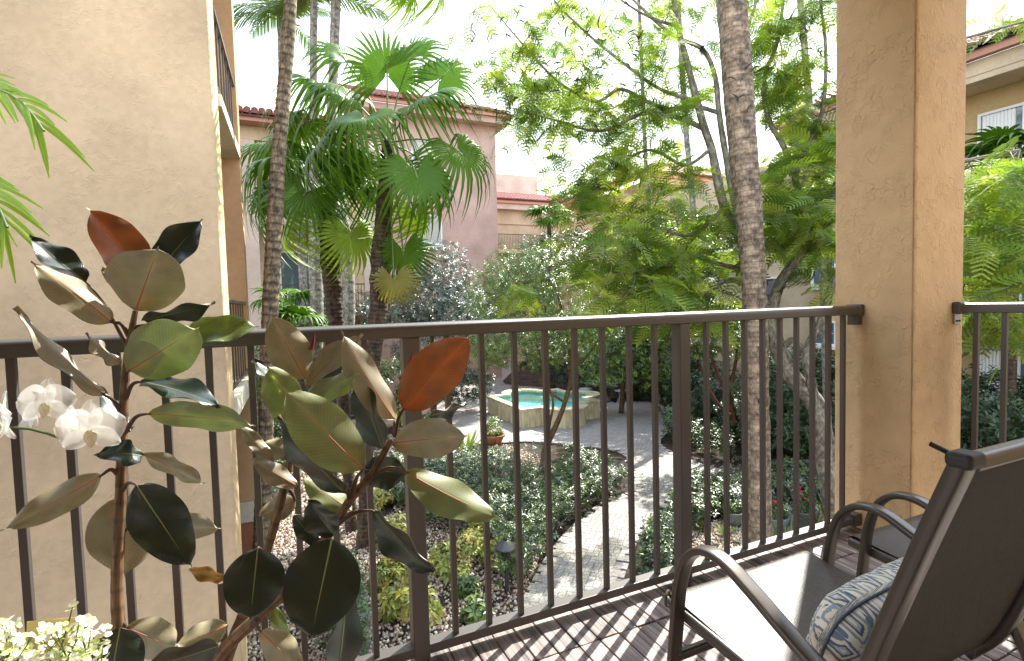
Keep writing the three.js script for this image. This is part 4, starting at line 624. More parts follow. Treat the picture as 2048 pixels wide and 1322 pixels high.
// ---------------------------------------------------------------- fountain, tables, pots, lamp, statue
{
  const f = thing('fountain', 'low pale stone fountain pool with curved lobes and turquoise water', 'fountain', V(8.27, GY + 0.03, -15.1));
  const outline = (a, r) => { const s = new THREE.Shape(); s.moveTo(-a, -a); const sides = [[0, -1], [1, 0], [0, 1]]; for (const [nx, ny] of sides) { const tx = -ny, ty = nx, c = [nx * a, ny * a]; s.lineTo(c[0] - tx * r, c[1] - ty * r); for (let i = 1; i <= 16; i++) { const th = Math.PI * i / 16; s.lineTo(c[0] - tx * r * Math.cos(th) + nx * r * Math.sin(th), c[1] - ty * r * Math.cos(th) + ny * r * Math.sin(th)); } s.lineTo(nx * a + tx * a, ny * a + ty * a); } s.lineTo(-a, -a); return s; };
  const ring = (a, r, ai, ri, h, bev) => { const s = outline(a, r), o = outline(ai, ri); s.holes.push(new THREE.Path(o.getPoints())); const g = new THREE.ExtrudeGeometry(s, { depth: h, bevelEnabled: bev > 0, bevelSize: bev, bevelThickness: bev, bevelSegments: 2 }); g.rotateX(-Math.PI / 2); return metreUV(g); };
  part(f, 'wall', ring(1.48, 0.78, 1.32, 0.66, 0.55, 0), M.travertine); const cp = ring(1.52, 0.82, 1.29, 0.62, 0.05, 0.012); cp.translate(0, 0.565, 0); part(f, 'coping', cp, std([0.72, 0.69, 0.60], 0.6, { map: rep(travT, 0.7) }));
  const fl = new THREE.ShapeGeometry(outline(1.33, 0.67)); fl.rotateX(-Math.PI / 2); const bs = fl.clone(); bs.translate(0, 0.2, 0); part(f, 'basin', metreUV(bs), std([0.30, 0.78, 0.76], 0.6));
  const wt = fl.clone(); wt.translate(0, 0.47, 0); const wb = tex(256, 256, (u, v) => fbm(u * 8, v * 8, 8, 8, 3, 4)); part(f, 'water', metreUV(wt), phy([0.62, 0.92, 0.90], 0.04, { transmission: 0.92, thickness: 0, bumpMap: wb, bumpScale: 0.02 }));
  part(f, 'waterline_tiles', ring(1.32, 0.66, 1.305, 0.645, 0.16, 0).translate(0, 0.38, 0), std([0.16, 0.24, 0.20], 0.4));
  const sp = new THREE.CylinderGeometry(0.035, 0.045, 0.5, 12); sp.translate(0, 0.42, 0); part(f, 'spout', metreUV(sp), M.concrete);
}
const lathe = (a, n = 24) => metreUV(new THREE.LatheGeometry(a.map(q => new THREE.Vector2(q[0], q[1])), n));
{
  const tb = thing('round_table', 'round white stone garden table beyond the fountain', 'table', gp(1208, 800)); part(tb, 'tabletop', lathe([[0, 0.76], [0.58, 0.76], [0.62, 0.73], [0.6, 0.68], [0.3, 0.64], [0, 0.64]]), M.concrete); part(tb, 'pedestal', lathe([[0.3, 0], [0.28, 0.08], [0.13, 0.2], [0.11, 0.45], [0.2, 0.639]]), M.concrete);
  const stools = [[1243, 803, 'round white stone stool right of the garden table'], [1228, 795, 'round white stone stool partly behind the nearest stool'], [1172, 800, 'round white stone stool left of the garden table']];
  for (const [x, y, l] of stools) { const s = thing('stool', l, 'stool', gp(x, y), 'stone stools round the garden table'); part(s, 'seat', lathe([[0, 0.48], [0.26, 0.48], [0.29, 0.45], [0.27, 0.41], [0, 0.40]]), M.concrete); part(s, 'base', lathe([[0.19, 0], [0.18, 0.06], [0.11, 0.16], [0.11, 0.3], [0.17, 0.399]]), M.concrete); }
}
function potPlant(label, x, y, s, h) {
  const p = thing('potted_plant', label, 'potted plant', gp(x, y, GY + 0.03)); part(p, 'pot', lathe([[0, 0.0], [0.2, 0], [0.3, 0.22], [0.34, 0.24], [0.34, 0.29], [0.3, 0.29], [0.28, 0.24], [0, 0.22]].map(q => [q[0] * s, q[1] * s])), M.pot); const so = new THREE.CylinderGeometry(0.28 * s, 0.28 * s, 0.02, 20); so.translate(0, 0.245 * s, 0); part(p, 'soil', metreUV(so), M.soil);
  foliage(p, 'leaves', G2, ML.leaf, crownMats([[V(0, 0.45 * s, 0), 0.26 * s, h * s, 0.26 * s, 130]], 1.3, { shell: 0.2 }), fresh);
}
potPlant('terracotta bowl with a leafy plant at the front edge of the plaza', 988, 888, 0.98, 0.26); potPlant('terracotta bowl at the right edge of the plaza, in shade', 1387, 833, 0.95, 0.12);
{
  const l = thing('path_light', 'dark mushroom shaped path light standing in the hedge', 'path light', gp(1014, 1185)); l.scale.set(1.1, 1.25, 1.1); part(l, 'stake', lathe([[0.03, -0.02], [0.025, 0.1], [0.022, 0.42], [0, 0.42]], 12), M.dark);
  part(l, 'shade', lathe([[0.03, 0.60], [0.05, 0.59], [0.13, 0.53], [0.135, 0.515], [0.13, 0.505], [0.04, 0.51], [0, 0.51]]), std([0.07, 0.07, 0.072], 0.4, { metalness: 0.5 })); part(l, 'lamp_body', lathe([[0.03, 0.41], [0.055, 0.43], [0.06, 0.5], [0.05, 0.508], [0, 0.508]]), M.dark); part(l, 'finial', lathe([[0, 0.64], [0.02, 0.63], [0.028, 0.60], [0, 0.59]], 12), M.dark);
}
{ // green glazed planters with red flowers, a bird statue and grassy clumps under the column
  const pl = [[1546, 1072, 1.0, 'jade green planter of red flowers left of the bird statue'], [1606, 1056, 0.9, 'jade green planter right of the bird statue'], [1468, 1050, 0.7, 'jade planter half hidden by the thick palm trunk']];
  pl.forEach(([x, y, s, l], i) => { const p = thing('planter', l, 'planter', gp(x, y)); part(p, 'pot', lathe([[0, 0], [0.14, 0], [0.2, 0.12], [0.24, 0.3], [0.26, 0.36], [0.25, 0.38], [0.22, 0.36], [0.2, 0.3], [0, 0.3]].map(q => [q[0] * s, q[1] * s])), M.jade);
    foliage(p, 'leaves', G2, ML.leaf, crownMats([[V(0, 0.44 * s, 0), 0.2 * s, 0.14, 0.2 * s, 60]], 1.2, { shell: 0.1 }), mid); if (i < 2) { const fl = new THREE.SphereGeometry(0.022, 6, 5), ms = []; for (let k = 0; k < (i ? 12 : 34); k++) { const a = rnd() * 6.28; _o.position.set(-0.05 + Math.cos(a) * rr(0, 0.2), rr(0.42, 0.72), Math.sin(a) * rr(0, 0.2)); _o.rotation.set(0, 0, 0); _o.scale.set(rr(0.8, 1.4), rr(0.6, 1.2), 1); _o.updateMatrix(); ms.push(_o.matrix.clone()); } foliage(p, 'flowers', fl, leafMat([0.55, 0.012, 0.02], 0.3, 0.5), ms, [[1, 1, 1]], 0.2); } });
  const b = thing('bird_statue', 'grey green garden statue of a long necked bird between planters', 'statue', gp(1576, 1070));
  const body = new THREE.SphereGeometry(0.13, 18, 14); body.scale(0.85, 1.15, 1.5); body.rotateX(0.5); body.translate(0, 0.34, 0); part(b, 'body', metreUV(body), M.jade);
  part(b, 'neck', limb([V(0, 0.42, 0.12), V(0, 0.56, 0.2), V(0, 0.66, 0.13), V(0, 0.74, 0.09), V(0, 0.79, 0.14)], [0.06, 0.042, 0.036, 0.036, 0.05], { n: 16, s: 10, tone: [0.22, 0.27, 0.24], dark: [0.14, 0.17, 0.15], rough: 0.02 }), M.stem); const hd = new THREE.SphereGeometry(0.055, 12, 10); hd.scale(0.85, 0.85, 1.2); hd.translate(0, 0.795, 0.15); part(b, 'head', metreUV(hd), M.jade); const bk = new THREE.ConeGeometry(0.018, 0.12, 8); bk.rotateX(Math.PI / 2 + 0.4); bk.translate(0, 0.775, 0.25); part(b, 'beak', metreUV(bk), M.jade); part(b, 'pedestal', lathe([[0.15, 0], [0.15, 0.05], [0.06, 0.1], [0.05, 0.25]], 14), M.jade);
  const blade = (n, L, w) => { const g = new Geo(); for (let i = 0; i < n; i++) { const a = rnd() * 6.28, l = L * rr(0.6, 1.1), out = rr(0.25, 0.85); let pr = null; for (let q = 0; q <= 5; q++) { const t = q / 5, p = V(Math.cos(a) * out * l * t, l * (t - 0.5 * out * t * t), Math.sin(a) * out * l * t), s = V(-Math.sin(a), 0, Math.cos(a)).multiplyScalar(w * (1 - t * t * 0.95)); const row = [g.v(p.clone().add(s), 0, t), g.v(p.clone().sub(s), 1, t)]; if (pr) g.q(pr[0], pr[1], row[1], row[0]); pr = row; } } return g.done(); };
  const gm = leafMat([0.24, 0.30, 0.05], 0.45, 0.45), gm2 = leafMat([0.09, 0.17, 0.03], 0.4, 0.4);
  for (const [x, y, L, l, m] of [[1395, 1062, 0.3, 'small yellow green grassy clump beside the wide railing post', gm], [1450, 1078, 0.3, 'yellow green grassy clump left of the thick palm trunk', gm], [1550, 1100, 0.45, 'yellow green grassy clump in front of the red flowers', gm], [1584, 1092, 0.48, 'yellow green grassy clump in front of the bird statue', gm], [1630, 1065, 0.6, 'tall arching grassy clump near the column', gm], [1655, 1040, 0.55, 'grassy clump closest to the column foot', gm2]]) { const t = thing('grass_clump', l, 'plant', gp(x, y)); part(t, 'blades', blade(46, L, 0.012), m); }
  // strap leaved plants left of the plaza
  const wide = leafMat([0.30, 0.38, 0.06], 0.45, 0.4), wide2 = leafMat([0.10, 0.20, 0.04], 0.4, 0.35);
  for (const [x, y, L, l, m] of [[935, 915, 1.0, 'broad yellow green strap leaved plant at the left of the plaza', wide], [890, 880, 0.95, 'broad leaved plant with lime leaves behind the orange rubber leaf', wide], [850, 870, 1.1, 'dark green strap leaved plant left of the plaza', wide2], [800, 850, 0.9, 'lime strap leaved plant behind the middle rubber plant', wide], [1350, 800, 1.4, 'dark arching cycad like plant behind the right railing post', wide2]]) { const t = thing('strap_plant', l, 'plant', gp(x, y)); for (let k = 0; k < 16; k++) part(t, 'leaf', blade(1, L, 0.055 * Math.min(L, 1)), m); }
}

// ---------------------------------------------------------------- chairs and cushion
const CH = V(0.7, 0.03, 0);
function flatBar(pts, w, h, n = 40) { // bar of rounded rectangular section swept in a plane of constant x
  const c = new THREE.CatmullRomCurve3(pts, false, 'centripetal'), g = new Geo(), S = 16; let k0;
  for (let k = 0; k <= n; k++) { const t = k / n, p = c.getPointAt(t), d = c.getTangentAt(t), nr = V(1, 0, 0).cross(d).normalize(); for (let a = 0; a <= S; a++) { const th = a / S * 6.28318, cs = Math.cos(th), sn = Math.sin(th), ex = Math.sign(cs) * Math.pow(Math.abs(cs), 0.55) * w / 2, ey = Math.sign(sn) * Math.pow(Math.abs(sn), 0.6) * h / 2; g.v(p.clone().addScaledVector(V(1, 0, 0), ex).addScaledVector(nr, ey), a / S, t); } }
  for (let k = 0; k < n; k++) for (let a = 0; a < S; a++) g.q(k * (S + 1) + a, (k + 1) * (S + 1) + a, (k + 1) * (S + 1) + a + 1, k * (S + 1) + a + 1);
  return g.done();
}
function bar(a, b, w, h) { const d = b.clone().sub(a), g = new RoundedBoxGeometry(w, h, d.length(), 2, Math.min(w, h) * 0.3); const m = new THREE.Matrix4().lookAt(b, a, V(0, 1, 0)); m.setPosition(a.clone().lerp(b, 0.5)); g.applyMatrix4(m); return metreUV(g); }
{
  const t = thing('patio_chair', 'brown metal patio chair with taupe sling seat holding the patterned cushion, nearest', 'chair', CH), hw = 0.26, y0 = -CH.y;
  const P = (x, y, z) => V(x, y + y0, z);
  for (const s of [-1, 1]) {
    const x = s * hw;
    const arm = part(t, 'arm', flatBar([P(x, 0.032, 0.60), P(x, 0.2, 0.622), P(x, 0.38, 0.642), P(x, 0.48, 0.655), P(x, 0.55, 0.68), P(x, 0.588, 0.722), P(x, 0.594, 0.775), P(x, 0.565, 0.85), P(x, 0.53, 0.92), P(x, 0.50, 0.985), P(x, 0.49, 1.04)], 0.036, 0.018, 60), M.chair); const ft = new THREE.CylinderGeometry(0.021, 0.021, 0.014, 12); ft.translate(x, 0.038 + y0, 0.60); part(arm, 'foot', metreUV(ft), M.dark);
    part(t, 'back_frame', flatBar([P(s * 0.24, 0.36, 0.97), P(s * 0.24, 0.43, 1.02), P(s * 0.24, 0.62, 1.085), P(s * 0.24, 0.80, 1.145), P(s * 0.24, 0.895, 1.178)], 0.034, 0.026, 30), M.chair);
    part(t, 'seat_rail', bar(P(s * 0.235, 0.405, 0.585), P(s * 0.235, 0.375, 0.99), 0.03, 0.026), M.chair);
    const lg = part(t, 'leg', flatBar([P(x, 0.47, 1.03), P(x, 0.36, 1.08), P(x, 0.2, 1.16), P(x, 0.035, 1.24)], 0.036, 0.02, 20), M.chair); lg.castShadow = true;
    const cap = new RoundedBoxGeometry(0.04, 0.022, 0.034, 2, 0.008); cap.translate(s * 0.24, 0.90 + y0, 1.18); part(t, 'end_cap', metreUV(cap), M.dark);
  }
  part(t, 'stretcher', bar(P(-hw, 0.30, 0.635), P(hw, 0.30, 0.635), 0.018, 0.022), M.chair); part(t, 'stretcher', bar(P(-hw, 0.37, 1.07), P(hw, 0.37, 1.07), 0.018, 0.022), M.chair);
  part(t, 'top_bar', bar(P(-0.225, 0.893, 1.178), P(0.225, 0.893, 1.178), 0.024, 0.024), M.chair);
  // slings: seat rolled over its front edge, and back
  const sling = (prof, w, bow) => { const g = new Geo(), c = new THREE.CatmullRomCurve3(prof.map(q => P(0, q[0], q[1]))), n = 28, m = 10, L = c.getLength(); for (let k = 0; k <= n; k++) for (let a = 0; a <= m; a++) { const u = a / m * 2 - 1, p = c.getPointAt(k / n), tn = c.getTangentAt(k / n), nr = V(1, 0, 0).cross(tn).normalize(), f = Math.sin(Math.PI * k / n); p.x = u * w; p.addScaledVector(nr, bow * (1 - u * u) * f); g.v(p, (u * w) / 1, k / n * L); } for (let k = 0; k < n; k++) for (let a = 0; a < m; a++) g.q(k * (m + 1) + a, k * (m + 1) + a + 1, (k + 1) * (m + 1) + a + 1, (k + 1) * (m + 1) + a); return g.done(); };
  part(t, 'seat', sling([[0.39, 0.588], [0.41, 0.58], [0.423, 0.592], [0.417, 0.66], [0.402, 0.8], [0.388, 0.92], [0.39, 0.985]], 0.238, 0.014), M.sling);
  part(t, 'backrest', sling([[0.40, 1.0], [0.46, 1.028], [0.62, 1.082], [0.80, 1.142], [0.885, 1.172]], 0.226, -0.016), std([0.05, 0.047, 0.042], 0.85, { map: rep(weaveT, 9), bumpMap: rep(weaveT, 9), bumpScale: 0.0006, side: THREE.DoubleSide }));
  const c2 = t.clone(); c2.name = numbered('patio_chair'); c2.position.x += 0.675; scene.add(c2); c2.userData = { ...c2.userData, label: 'second brown patio chair with empty taupe sling seat, beside the column' };
  const st = new THREE.CatmullRomCurve3([P(-0.24, 0.90, 1.172), P(-0.25, 0.908, 1.162), P(-0.262, 0.917, 1.15)]); part(t, 'loose_strap', strip(new THREE.TubeGeometry(st, 10, 0.0035, 6)), M.dark); const lp = new THREE.TorusGeometry(0.016, 0.003, 6, 18, 4.6); lp.rotateY(0.6); lp.translate(-0.275, 0.44 + y0, 0.63); part(t, 'tie_loop', metreUV(lp), M.husk);
}
{ // cushion with a blue and cream ikat print
  const cv = document.createElement('canvas'); cv.width = cv.height = 1024; const x = cv.getContext('2d'); x.fillStyle = '#ece6d8'; x.fillRect(0, 0, 1024, 1024);
  const blue = ['#6f8093', '#91a2ae', '#56667a', '#b0bcc0'];
  const dia = (cx, cy, w, h, c) => { x.fillStyle = c; x.beginPath(); for (let i = 0; i <= 40; i++) { const a = i / 40 * 6.283, q = 1 + rr(-0.06, 0.06), r = 1 / (Math.abs(Math.cos(a)) + Math.abs(Math.sin(a))); x.lineTo(cx + Math.cos(a) * r * w * q, cy + Math.sin(a) * r * h * q); } x.closePath(); x.fill(); };
  for (let i = 0; i < 9; i++) for (let j = 0; j < 7; j++) { const cx = i * 128 + (j % 2) * 64, cy = j * 160 + 40; dia(cx, cy, 66, 92, blue[(i + j) % 2 ? 0 : 1]); dia(cx, cy, 50, 68, '#e3dbc8'); dia(cx, cy, 34, 46, blue[2]); dia(cx, cy, 22, 30, blue[3]); dia(cx, cy, 9, 13, '#e6e0d2'); for (let k = 0; k < 7; k++) { x.fillStyle = pick(blue); x.beginPath(); x.ellipse(cx + 64 + rr(-14, 14), cy + rr(-60, 60), rr(4, 10), rr(8, 20), rr(-0.5, 0.5), 0, 6.3); x.fill(); } }
  const mp = new THREE.CanvasTexture(cv); mp.colorSpace = THREE.SRGBColorSpace; mp.wrapS = mp.wrapT = THREE.RepeatWrapping;
  const g = new THREE.SphereGeometry(1, 48, 32); g.rotateX(Math.PI / 2); const p = g.attributes.position, uv = g.attributes.uv;
  for (let i = 0; i < p.count; i++) { let a = p.getX(i), b = p.getY(i), c = p.getZ(i); const th = Math.atan2(b, a), rxy = Math.hypot(a, b), sq = 1 / Math.pow(Math.pow(Math.abs(Math.cos(th)), 4.5) + Math.pow(Math.abs(Math.sin(th)), 4.5), 1 / 4.5), k = Math.pow(rxy, 0.75) * sq; const X = Math.cos(th) * k, Y = Math.sin(th) * k; const wr = 0.012 * (fbm(X * 3 + 9, Y * 3 + 9, 99, 99, 3, 3) - 0.5); p.setXYZ(i, X * 0.21, Y * 0.105, Math.sign(c) * Math.pow(Math.abs(c), 0.75) * 0.068 + wr); uv.setXY(i, X * 0.6 + 0.5 + (c > 0 ? 0.2 : 0), Y * 0.36 + 0.5); }
  g.computeVertexNormals();
  const t = thing('cushion', 'plump blue and cream ikat patterned cushion leaning on the nearest chair', 'cushion', V(0.70, 0.482, 0.95)); t.rotation.set(0.30, 0.03, 0.03, 'YXZ');
  part(t, 'cover', g, std([0.95, 0.95, 0.95], 0.9, { map: mp, bumpMap: rep(weaveT, 5), bumpScale: 0.0008 }));
  const pp = []; for (let i = 0; i < 64; i++) { const th = i / 64 * 6.283, sq = 1 / Math.pow(Math.pow(Math.abs(Math.cos(th)), 4.5) + Math.pow(Math.abs(Math.sin(th)), 4.5), 1 / 4.5); pp.push(V(Math.cos(th) * sq * 0.211, Math.sin(th) * sq * 0.106, 0.0)); } part(t, 'piping', strip(new THREE.TubeGeometry(new THREE.CatmullRomCurve3(pp, true), 200, 0.0028, 6, true)), std([0.10, 0.12, 0.17], 0.9));
}

// ---------------------------------------------------------------- rubber plant
{
  const t = thing('rubber_plant', 'tall rubber plant with large dark and olive leaves in front of the railing', 'plant');
  const gloss = { clearcoat: 0.5, clearcoatRoughness: 0.3, map: veinT, bumpMap: veinT, bumpScale: 0.0012 };
  const R = { top: leafMat([0.010, 0.033, 0.020], 0.12, 0.34, gloss), under: leafMat([0.57, 0.50, 0.30], 0.3, 0.6, { map: veinT }), green: leafMat([0.48, 0.54, 0.22], 0.55, 0.55, { map: veinT }), topg: leafMat([0.42, 0.58, 0.16], 0.6, 0.34, gloss), orange: leafMat([0.50, 0.20, 0.055], 0.55, 0.5, { map: veinT }), topo: leafMat([0.80, 0.40, 0.10], 0.6, 0.34, gloss), red: std([0.34, 0.11, 0.07], 0.6), rib: std([0.20, 0.22, 0.07], 0.5), pale: leafMat([0.56, 0.49, 0.34], 0.35, 0.55, { map: veinT }), rim: leafMat([0.5, 0.45, 0.3], 0.4, 0.5) };
  const kinds = { T: [R.top, R.under, 1, R.rib], U: [R.top, R.under, -1, R.red], G: [R.topg, R.green, -1, R.red], O: [R.topo, R.orange, -1, R.red], P: [R.top, R.pale, -1, R.red], Y: [R.topo, R.green, 1, R.rib], L: [R.topg, R.green, 1, R.rib] };
  const stemC = { tone: [0.48, 0.29, 0.16], dark: [0.22, 0.12, 0.07], rough: 0.07, ring: 0.035, amp: 0.07, s: 12 };
  const stem = (a, r, o = {}) => part(t, 'stem', limb(PX(a), r, { ...stemC, ...o }), M.stem);
  const D1 = 1.06, D2 = 1.12;
  const s1 = [[262, 1500, 1.1], [240, 1290, D1], [234, 1180, D1], [237, 1080, D1], [241, 980, D1], [245, 860, D1], [250, 760, D1], [260, 680, D1], [271, 622, D1]];
  stem(s1, [0.0125, 0.012, 0.0115, 0.011, 0.0105, 0.01, 0.009, 0.0075, 0.005]);
  const s2 = [[330, 1520, 1.1], [440, 1310, 1.08], [520, 1230, 1.07], [600, 1150, 1.07], [655, 1070, 1.08], [700, 1000, 1.09], [745, 945, 1.1], [782, 880, 1.12]]; stem(s2, [0.015, 0.014, 0.013, 0.012, 0.011, 0.01, 0.0085, 0.006]);
  stem([[420, 1420, 1.12], [470, 1270, 1.12], [515, 1160, 1.12], [552, 1040, 1.12], [572, 960, 1.12], [590, 870, 1.12], [606, 780, 1.12]], [0.013, 0.0125, 0.011, 0.0095, 0.0085, 0.007, 0.005]);
  // base x, y, tip x, y, width in px, kind, depth at base, at tip, roll, bend, fold, stem point to reach (x, y, depth)
  const Lf = [
    [272, 620, 318, 490, 138, 'U', 1.05, 0.97, 0, .05, .12], [282, 550, 179, 418, 88, 'O', 1.10, 1.10, -.35, .08, .25], [316, 545, 404, 437, 64, 'T', 1.12, 1.16, -.5, .05, .35], [224, 645, 63, 520, 62, 'U', 1.04, .98, .5, -.10, .35, 258, 672, D1], [172, 565, 58, 474, 50, 'T', 1.08, 1.06, .6, -.06, .3, 255, 690, D1], [236, 578, 203, 533, 18, 'P', 1.1, 1.1, 0, 0, .2],
    [258, 742, 402, 652, 122, 'G', 1.04, .99, .1, .06, .1, 252, 765, D1], [284, 640, 431, 606, 34, 'T', 1.08, 1.1, 1.1, .06, .2], [368, 668, 518, 651, 54, 'L', 1.12, 1.18, -.45, .1, .2, 268, 655, D1], [208, 790, 26, 617, 30, 'P', 1.02, .95, 1.05, .05, .3, 246, 835, D1], [242, 728, 168, 667, 24, 'P', 1.05, 1.0, .9, .1, .3], [262, 862, 190, 772, 30, 'T', 1.07, 1.08, .8, -.05, .2], 
    [282, 764, 442, 808, 44, 'T', 1.05, 1.04, -1.0, .12, .25, 252, 795, D1], [296, 828, 518, 846, 56, 'G', 1.04, 1.04, .45, .14, .2, 252, 862, D1], [285, 912, 196, 905, 48, 'T', 1.03, .95, .5, .18, .2, 246, 900, D1], [284, 908, 413, 968, 34, 'U', 1.04, 1.03, .5, .08, .25, 246, 915, D1], [204, 950, 6, 1062, 60, 'U', 1.03, .97, .3, .12, .2, 240, 952, D1], [246, 990, 251, 1153, 128, 'U', 1.10, 1.09, .1, .05, .1], [273, 970, 384, 1136, 100, 'T', 1.03, 1.0, .15, .06, .12, 242, 985, D1], [286, 1052, 447, 1055, 54, 'U', 1.09, 1.08, .2, .1, .2, 240, 1070, D1], [378, 1137, 458, 1162, 26, 'Y', 1.08, 1.1, .4, .05, .2],
    [240, 1255, 214, 1405, 105, 'T', 1.0, .96, .1, .06, .1], [254, 1256, 358, 1300, 72, 'U', 1.06, 1.04, .2, .06, .2, 238, 1258, D1], [456, 1252, 350, 1290, 52, 'U', 1.08, 1.05, .2, .1, .2], [438, 1290, 270, 1345, 62, 'T', 1.03, .96, -.95, .08, .2],
    [610, 758, 541, 630, 82, 'U', 1.12, 1.10, .1, .05, .18], [612, 772, 722, 666, 46, 'U', 1.14, 1.18, .6, .1, .3], [618, 778, 692, 742, 62, 'T', 1.18, 1.24, .3, .05, .15], [602, 852, 534, 728, 76, 'G', 1.08, 1.02, .2, .06, .2, 592, 862, D2], [560, 790, 508, 716, 26, 'T', 1.16, 1.2, 1.1, .1, .2], [600, 800, 722, 748, 50, 'G', 1.1, 1.1, -.5, .1, .25, 603, 790, D2],
    [724, 938, 564, 776, 112, 'G', 1.02, .96, .2, .07, .12, 703, 998, 1.09], [790, 840, 678, 664, 66, 'P', 1.14, 1.10, .5, .10, .25, 790, 872, 1.12], [768, 900, 716, 752, 56, 'T', 1.13, 1.15, -1.05, .05, .2], [806, 820, 942, 668, 106, 'O', 1.13, 1.13, .2, .12, .22, 790, 872, 1.12], [786, 886, 940, 870, 82, 'U', 1.09, 1.03, .2, .08, .15], [858, 832, 934, 808, 20, 'T', 1.16, 1.2, 1.1, .1, .2],
    [812, 944, 998, 1042, 76, 'G', 1.06, 1.02, -.4, .12, .25, 748, 950, 1.1], [728, 938, 818, 946, 66, 'T', 1.14, 1.15, .4, .08, .25], [690, 985, 552, 836, 48, 'T', 1.06, 1.0, -1.1, .06, .2, 700, 1005, 1.09], [594, 972, 500, 916, 42, 'P', 1.06, 1.03, .3, .1, .3, 570, 975, D2], [704, 1022, 604, 954, 48, 'G', 1.11, 1.12, .5, .06, .25], [590, 1002, 518, 1032, 50, 'U', 1.14, 1.13, .1, .1, .2, 568, 980, D2], [668, 1068, 616, 1000, 58, 'T', 1.05, 1.02, -.55, .06, .3], [588, 1030, 640, 1095, 36, 'T', 1.1, 1.1, .2, .1, .3], [748, 1022, 868, 1150, 50, 'T', 1.07, 1.05, .95, .10, .35, 668, 1055, 1.08],
    [664, 1078, 620, 1284, 172, 'T', 1.0, .95, .05, .05, .1], [516, 1096, 500, 1244, 114, 'T', 1.04, 1.0, .1, .05, .12, 528, 1130, D2], [692, 1190, 668, 1420, 62, 'T', 1.06, 1.03, -.9, .05, .2], [546, 1210, 592, 1340, 30, 'L', 1.1, 1.1, .5, .05, .2], [520, 1262, 610, 1350, 58, 'U', 1.03, 1.0, .3, .08, .2, 500, 1255, 1.07], [548, 926, 478, 846, 30, 'P', 1.1, 1.08, .3, .06, .2, 575, 950, D2], [602, 908, 524, 884, 44, 'U', 1.14, 1.13, .2, .06, .2], [604, 904, 684, 894, 34, 'U', 1.13, 1.13, .3, .06, .2]];
  const NS = 20, NT = 10;
  for (const [bx_, by_, tx, ty, w, kd, dB, dT, roll, bend, fold, px, py, pd] of Lf) {
    const [mt, mu, sg, mr] = kinds[kd], B = at(bx_, by_, dB), T = at(tx, ty, dT), a = T.clone().sub(B), L = a.length(), ad = a.clone().normalize(), md = B.clone().lerp(T, 0.5), vw = EYE.clone().sub(md).normalize();
    let n = vw.addScaledVector(ad, -vw.dot(ad)).normalize(); n.applyAxisAngle(ad, roll); const sd = ad.clone().cross(n).normalize(), up = n.clone().multiplyScalar(sg), Wd = Math.min(w * (dB + dT) / 2 / FOC / Math.max(0.42, Math.cos(roll)), 0.62 * L + 0.03), ph = rnd() * 9;
    const prof = s => { const e = Math.pow(Math.sin(Math.PI * Math.pow(clamp(s / 0.955), 0.9)), 0.62) * 0.985, tip = 0.07 * (1 - sstep(0.9, 1, s)); return s < 0.9 ? Math.max(e, 0.02) : Math.max(e * (1 - sstep(0.93, 0.97, s)), tip); };
    const surf = (s, q, off) => { const p = prof(s), cv = 4 * s * (1 - s); return B.clone().addScaledVector(a, s).addScaledVector(sd, q * p * Wd / 2).addScaledVector(up, -bend * L * (s * s * 1.3 - 0.3 * s) + bend * L * s * 0.6 + fold * Math.pow(Math.abs(q), 1.3) * p * Wd / 2 + 0.006 * Math.sin(s * 13 + q * 2 + ph) * q * q + off); };
    const g = new Geo(), grp = []; const sheet = (off, flip) => { const st = g.i.length, v0 = g.p.length / 3; for (let i = 0; i <= NS; i++) for (let j = 0; j <= NT; j++) { const q = j / NT * 2 - 1; g.v(surf(i / NS, q, off * (1 - 0.35 * q * q)), j / NT, i / NS); } for (let i = 0; i < NS; i++) for (let j = 0; j < NT; j++) { const k = v0 + i * (NT + 1) + j, A = [k, k + 1, k + NT + 2, k + NT + 1]; flip ? g.q(A[3], A[2], A[1], A[0]) : g.q(...A); } grp.push([st, g.i.length - st]); };
    sheet(0.0007, sg < 0); sheet(-0.0007, sg > 0);
    const geo = g.done(); grp.forEach((q, i) => geo.addGroup(q[0], q[1], i));
    const leaf = part(t, 'leaf', geo, [mt, mu]);
    const rp = []; for (let i = 0; i <= 10; i++) rp.push(surf(i / 10 * 0.95, 0, 0)); part(leaf, 'midrib', limb(rp, [0.0019, 0.0015, 0.001, 0.0005].map(x => x * (0.5 + Wd * 5)), { n: 14, s: 6, rough: 0, tone: [1, 1, 1], dark: [1, 1, 1] }), mr);
    if (px) { const E = at(px, py, pd), m = B.clone().lerp(E, 0.5); m.y += 0.012; part(leaf, 'petiole', limb([E, m, B, surf(0.03, 0, 0)], [0.0052, 0.0042, 0.0034, 0.002], { n: 12, s: 7, rough: 0.03, tone: [0.24, 0.12, 0.07], dark: [0.12, 0.05, 0.03] }), M.stem); }
  }
  for (const [x, y, x2, y2, d] of [[622, 700, 630, 664, 1.13], [816, 740, 826, 700, 1.16]]) { const A = at(x, y, d), Bq = at(x2, y2, d); part(t, 'leaf_sheath', limb([A, A.clone().lerp(Bq, 0.5), Bq], [0.0045, 0.004, 0.0006], { n: 8, s: 7, tone: [0.5, 0.06, 0.05], dark: [0.3, 0.04, 0.03], rough: 0 }), M.stem); }
  const pc = at(300, 1500, 1.1); part(t, 'pot', lathe([[0, 0], [0.13, 0], [0.17, 0.2], [0.18, 0.2], [0.18, 0.235], [0.16, 0.235], [0.15, 0.2], [0, 0.2]]), M.pot).position.set(pc.x, 0.03, pc.z);
}
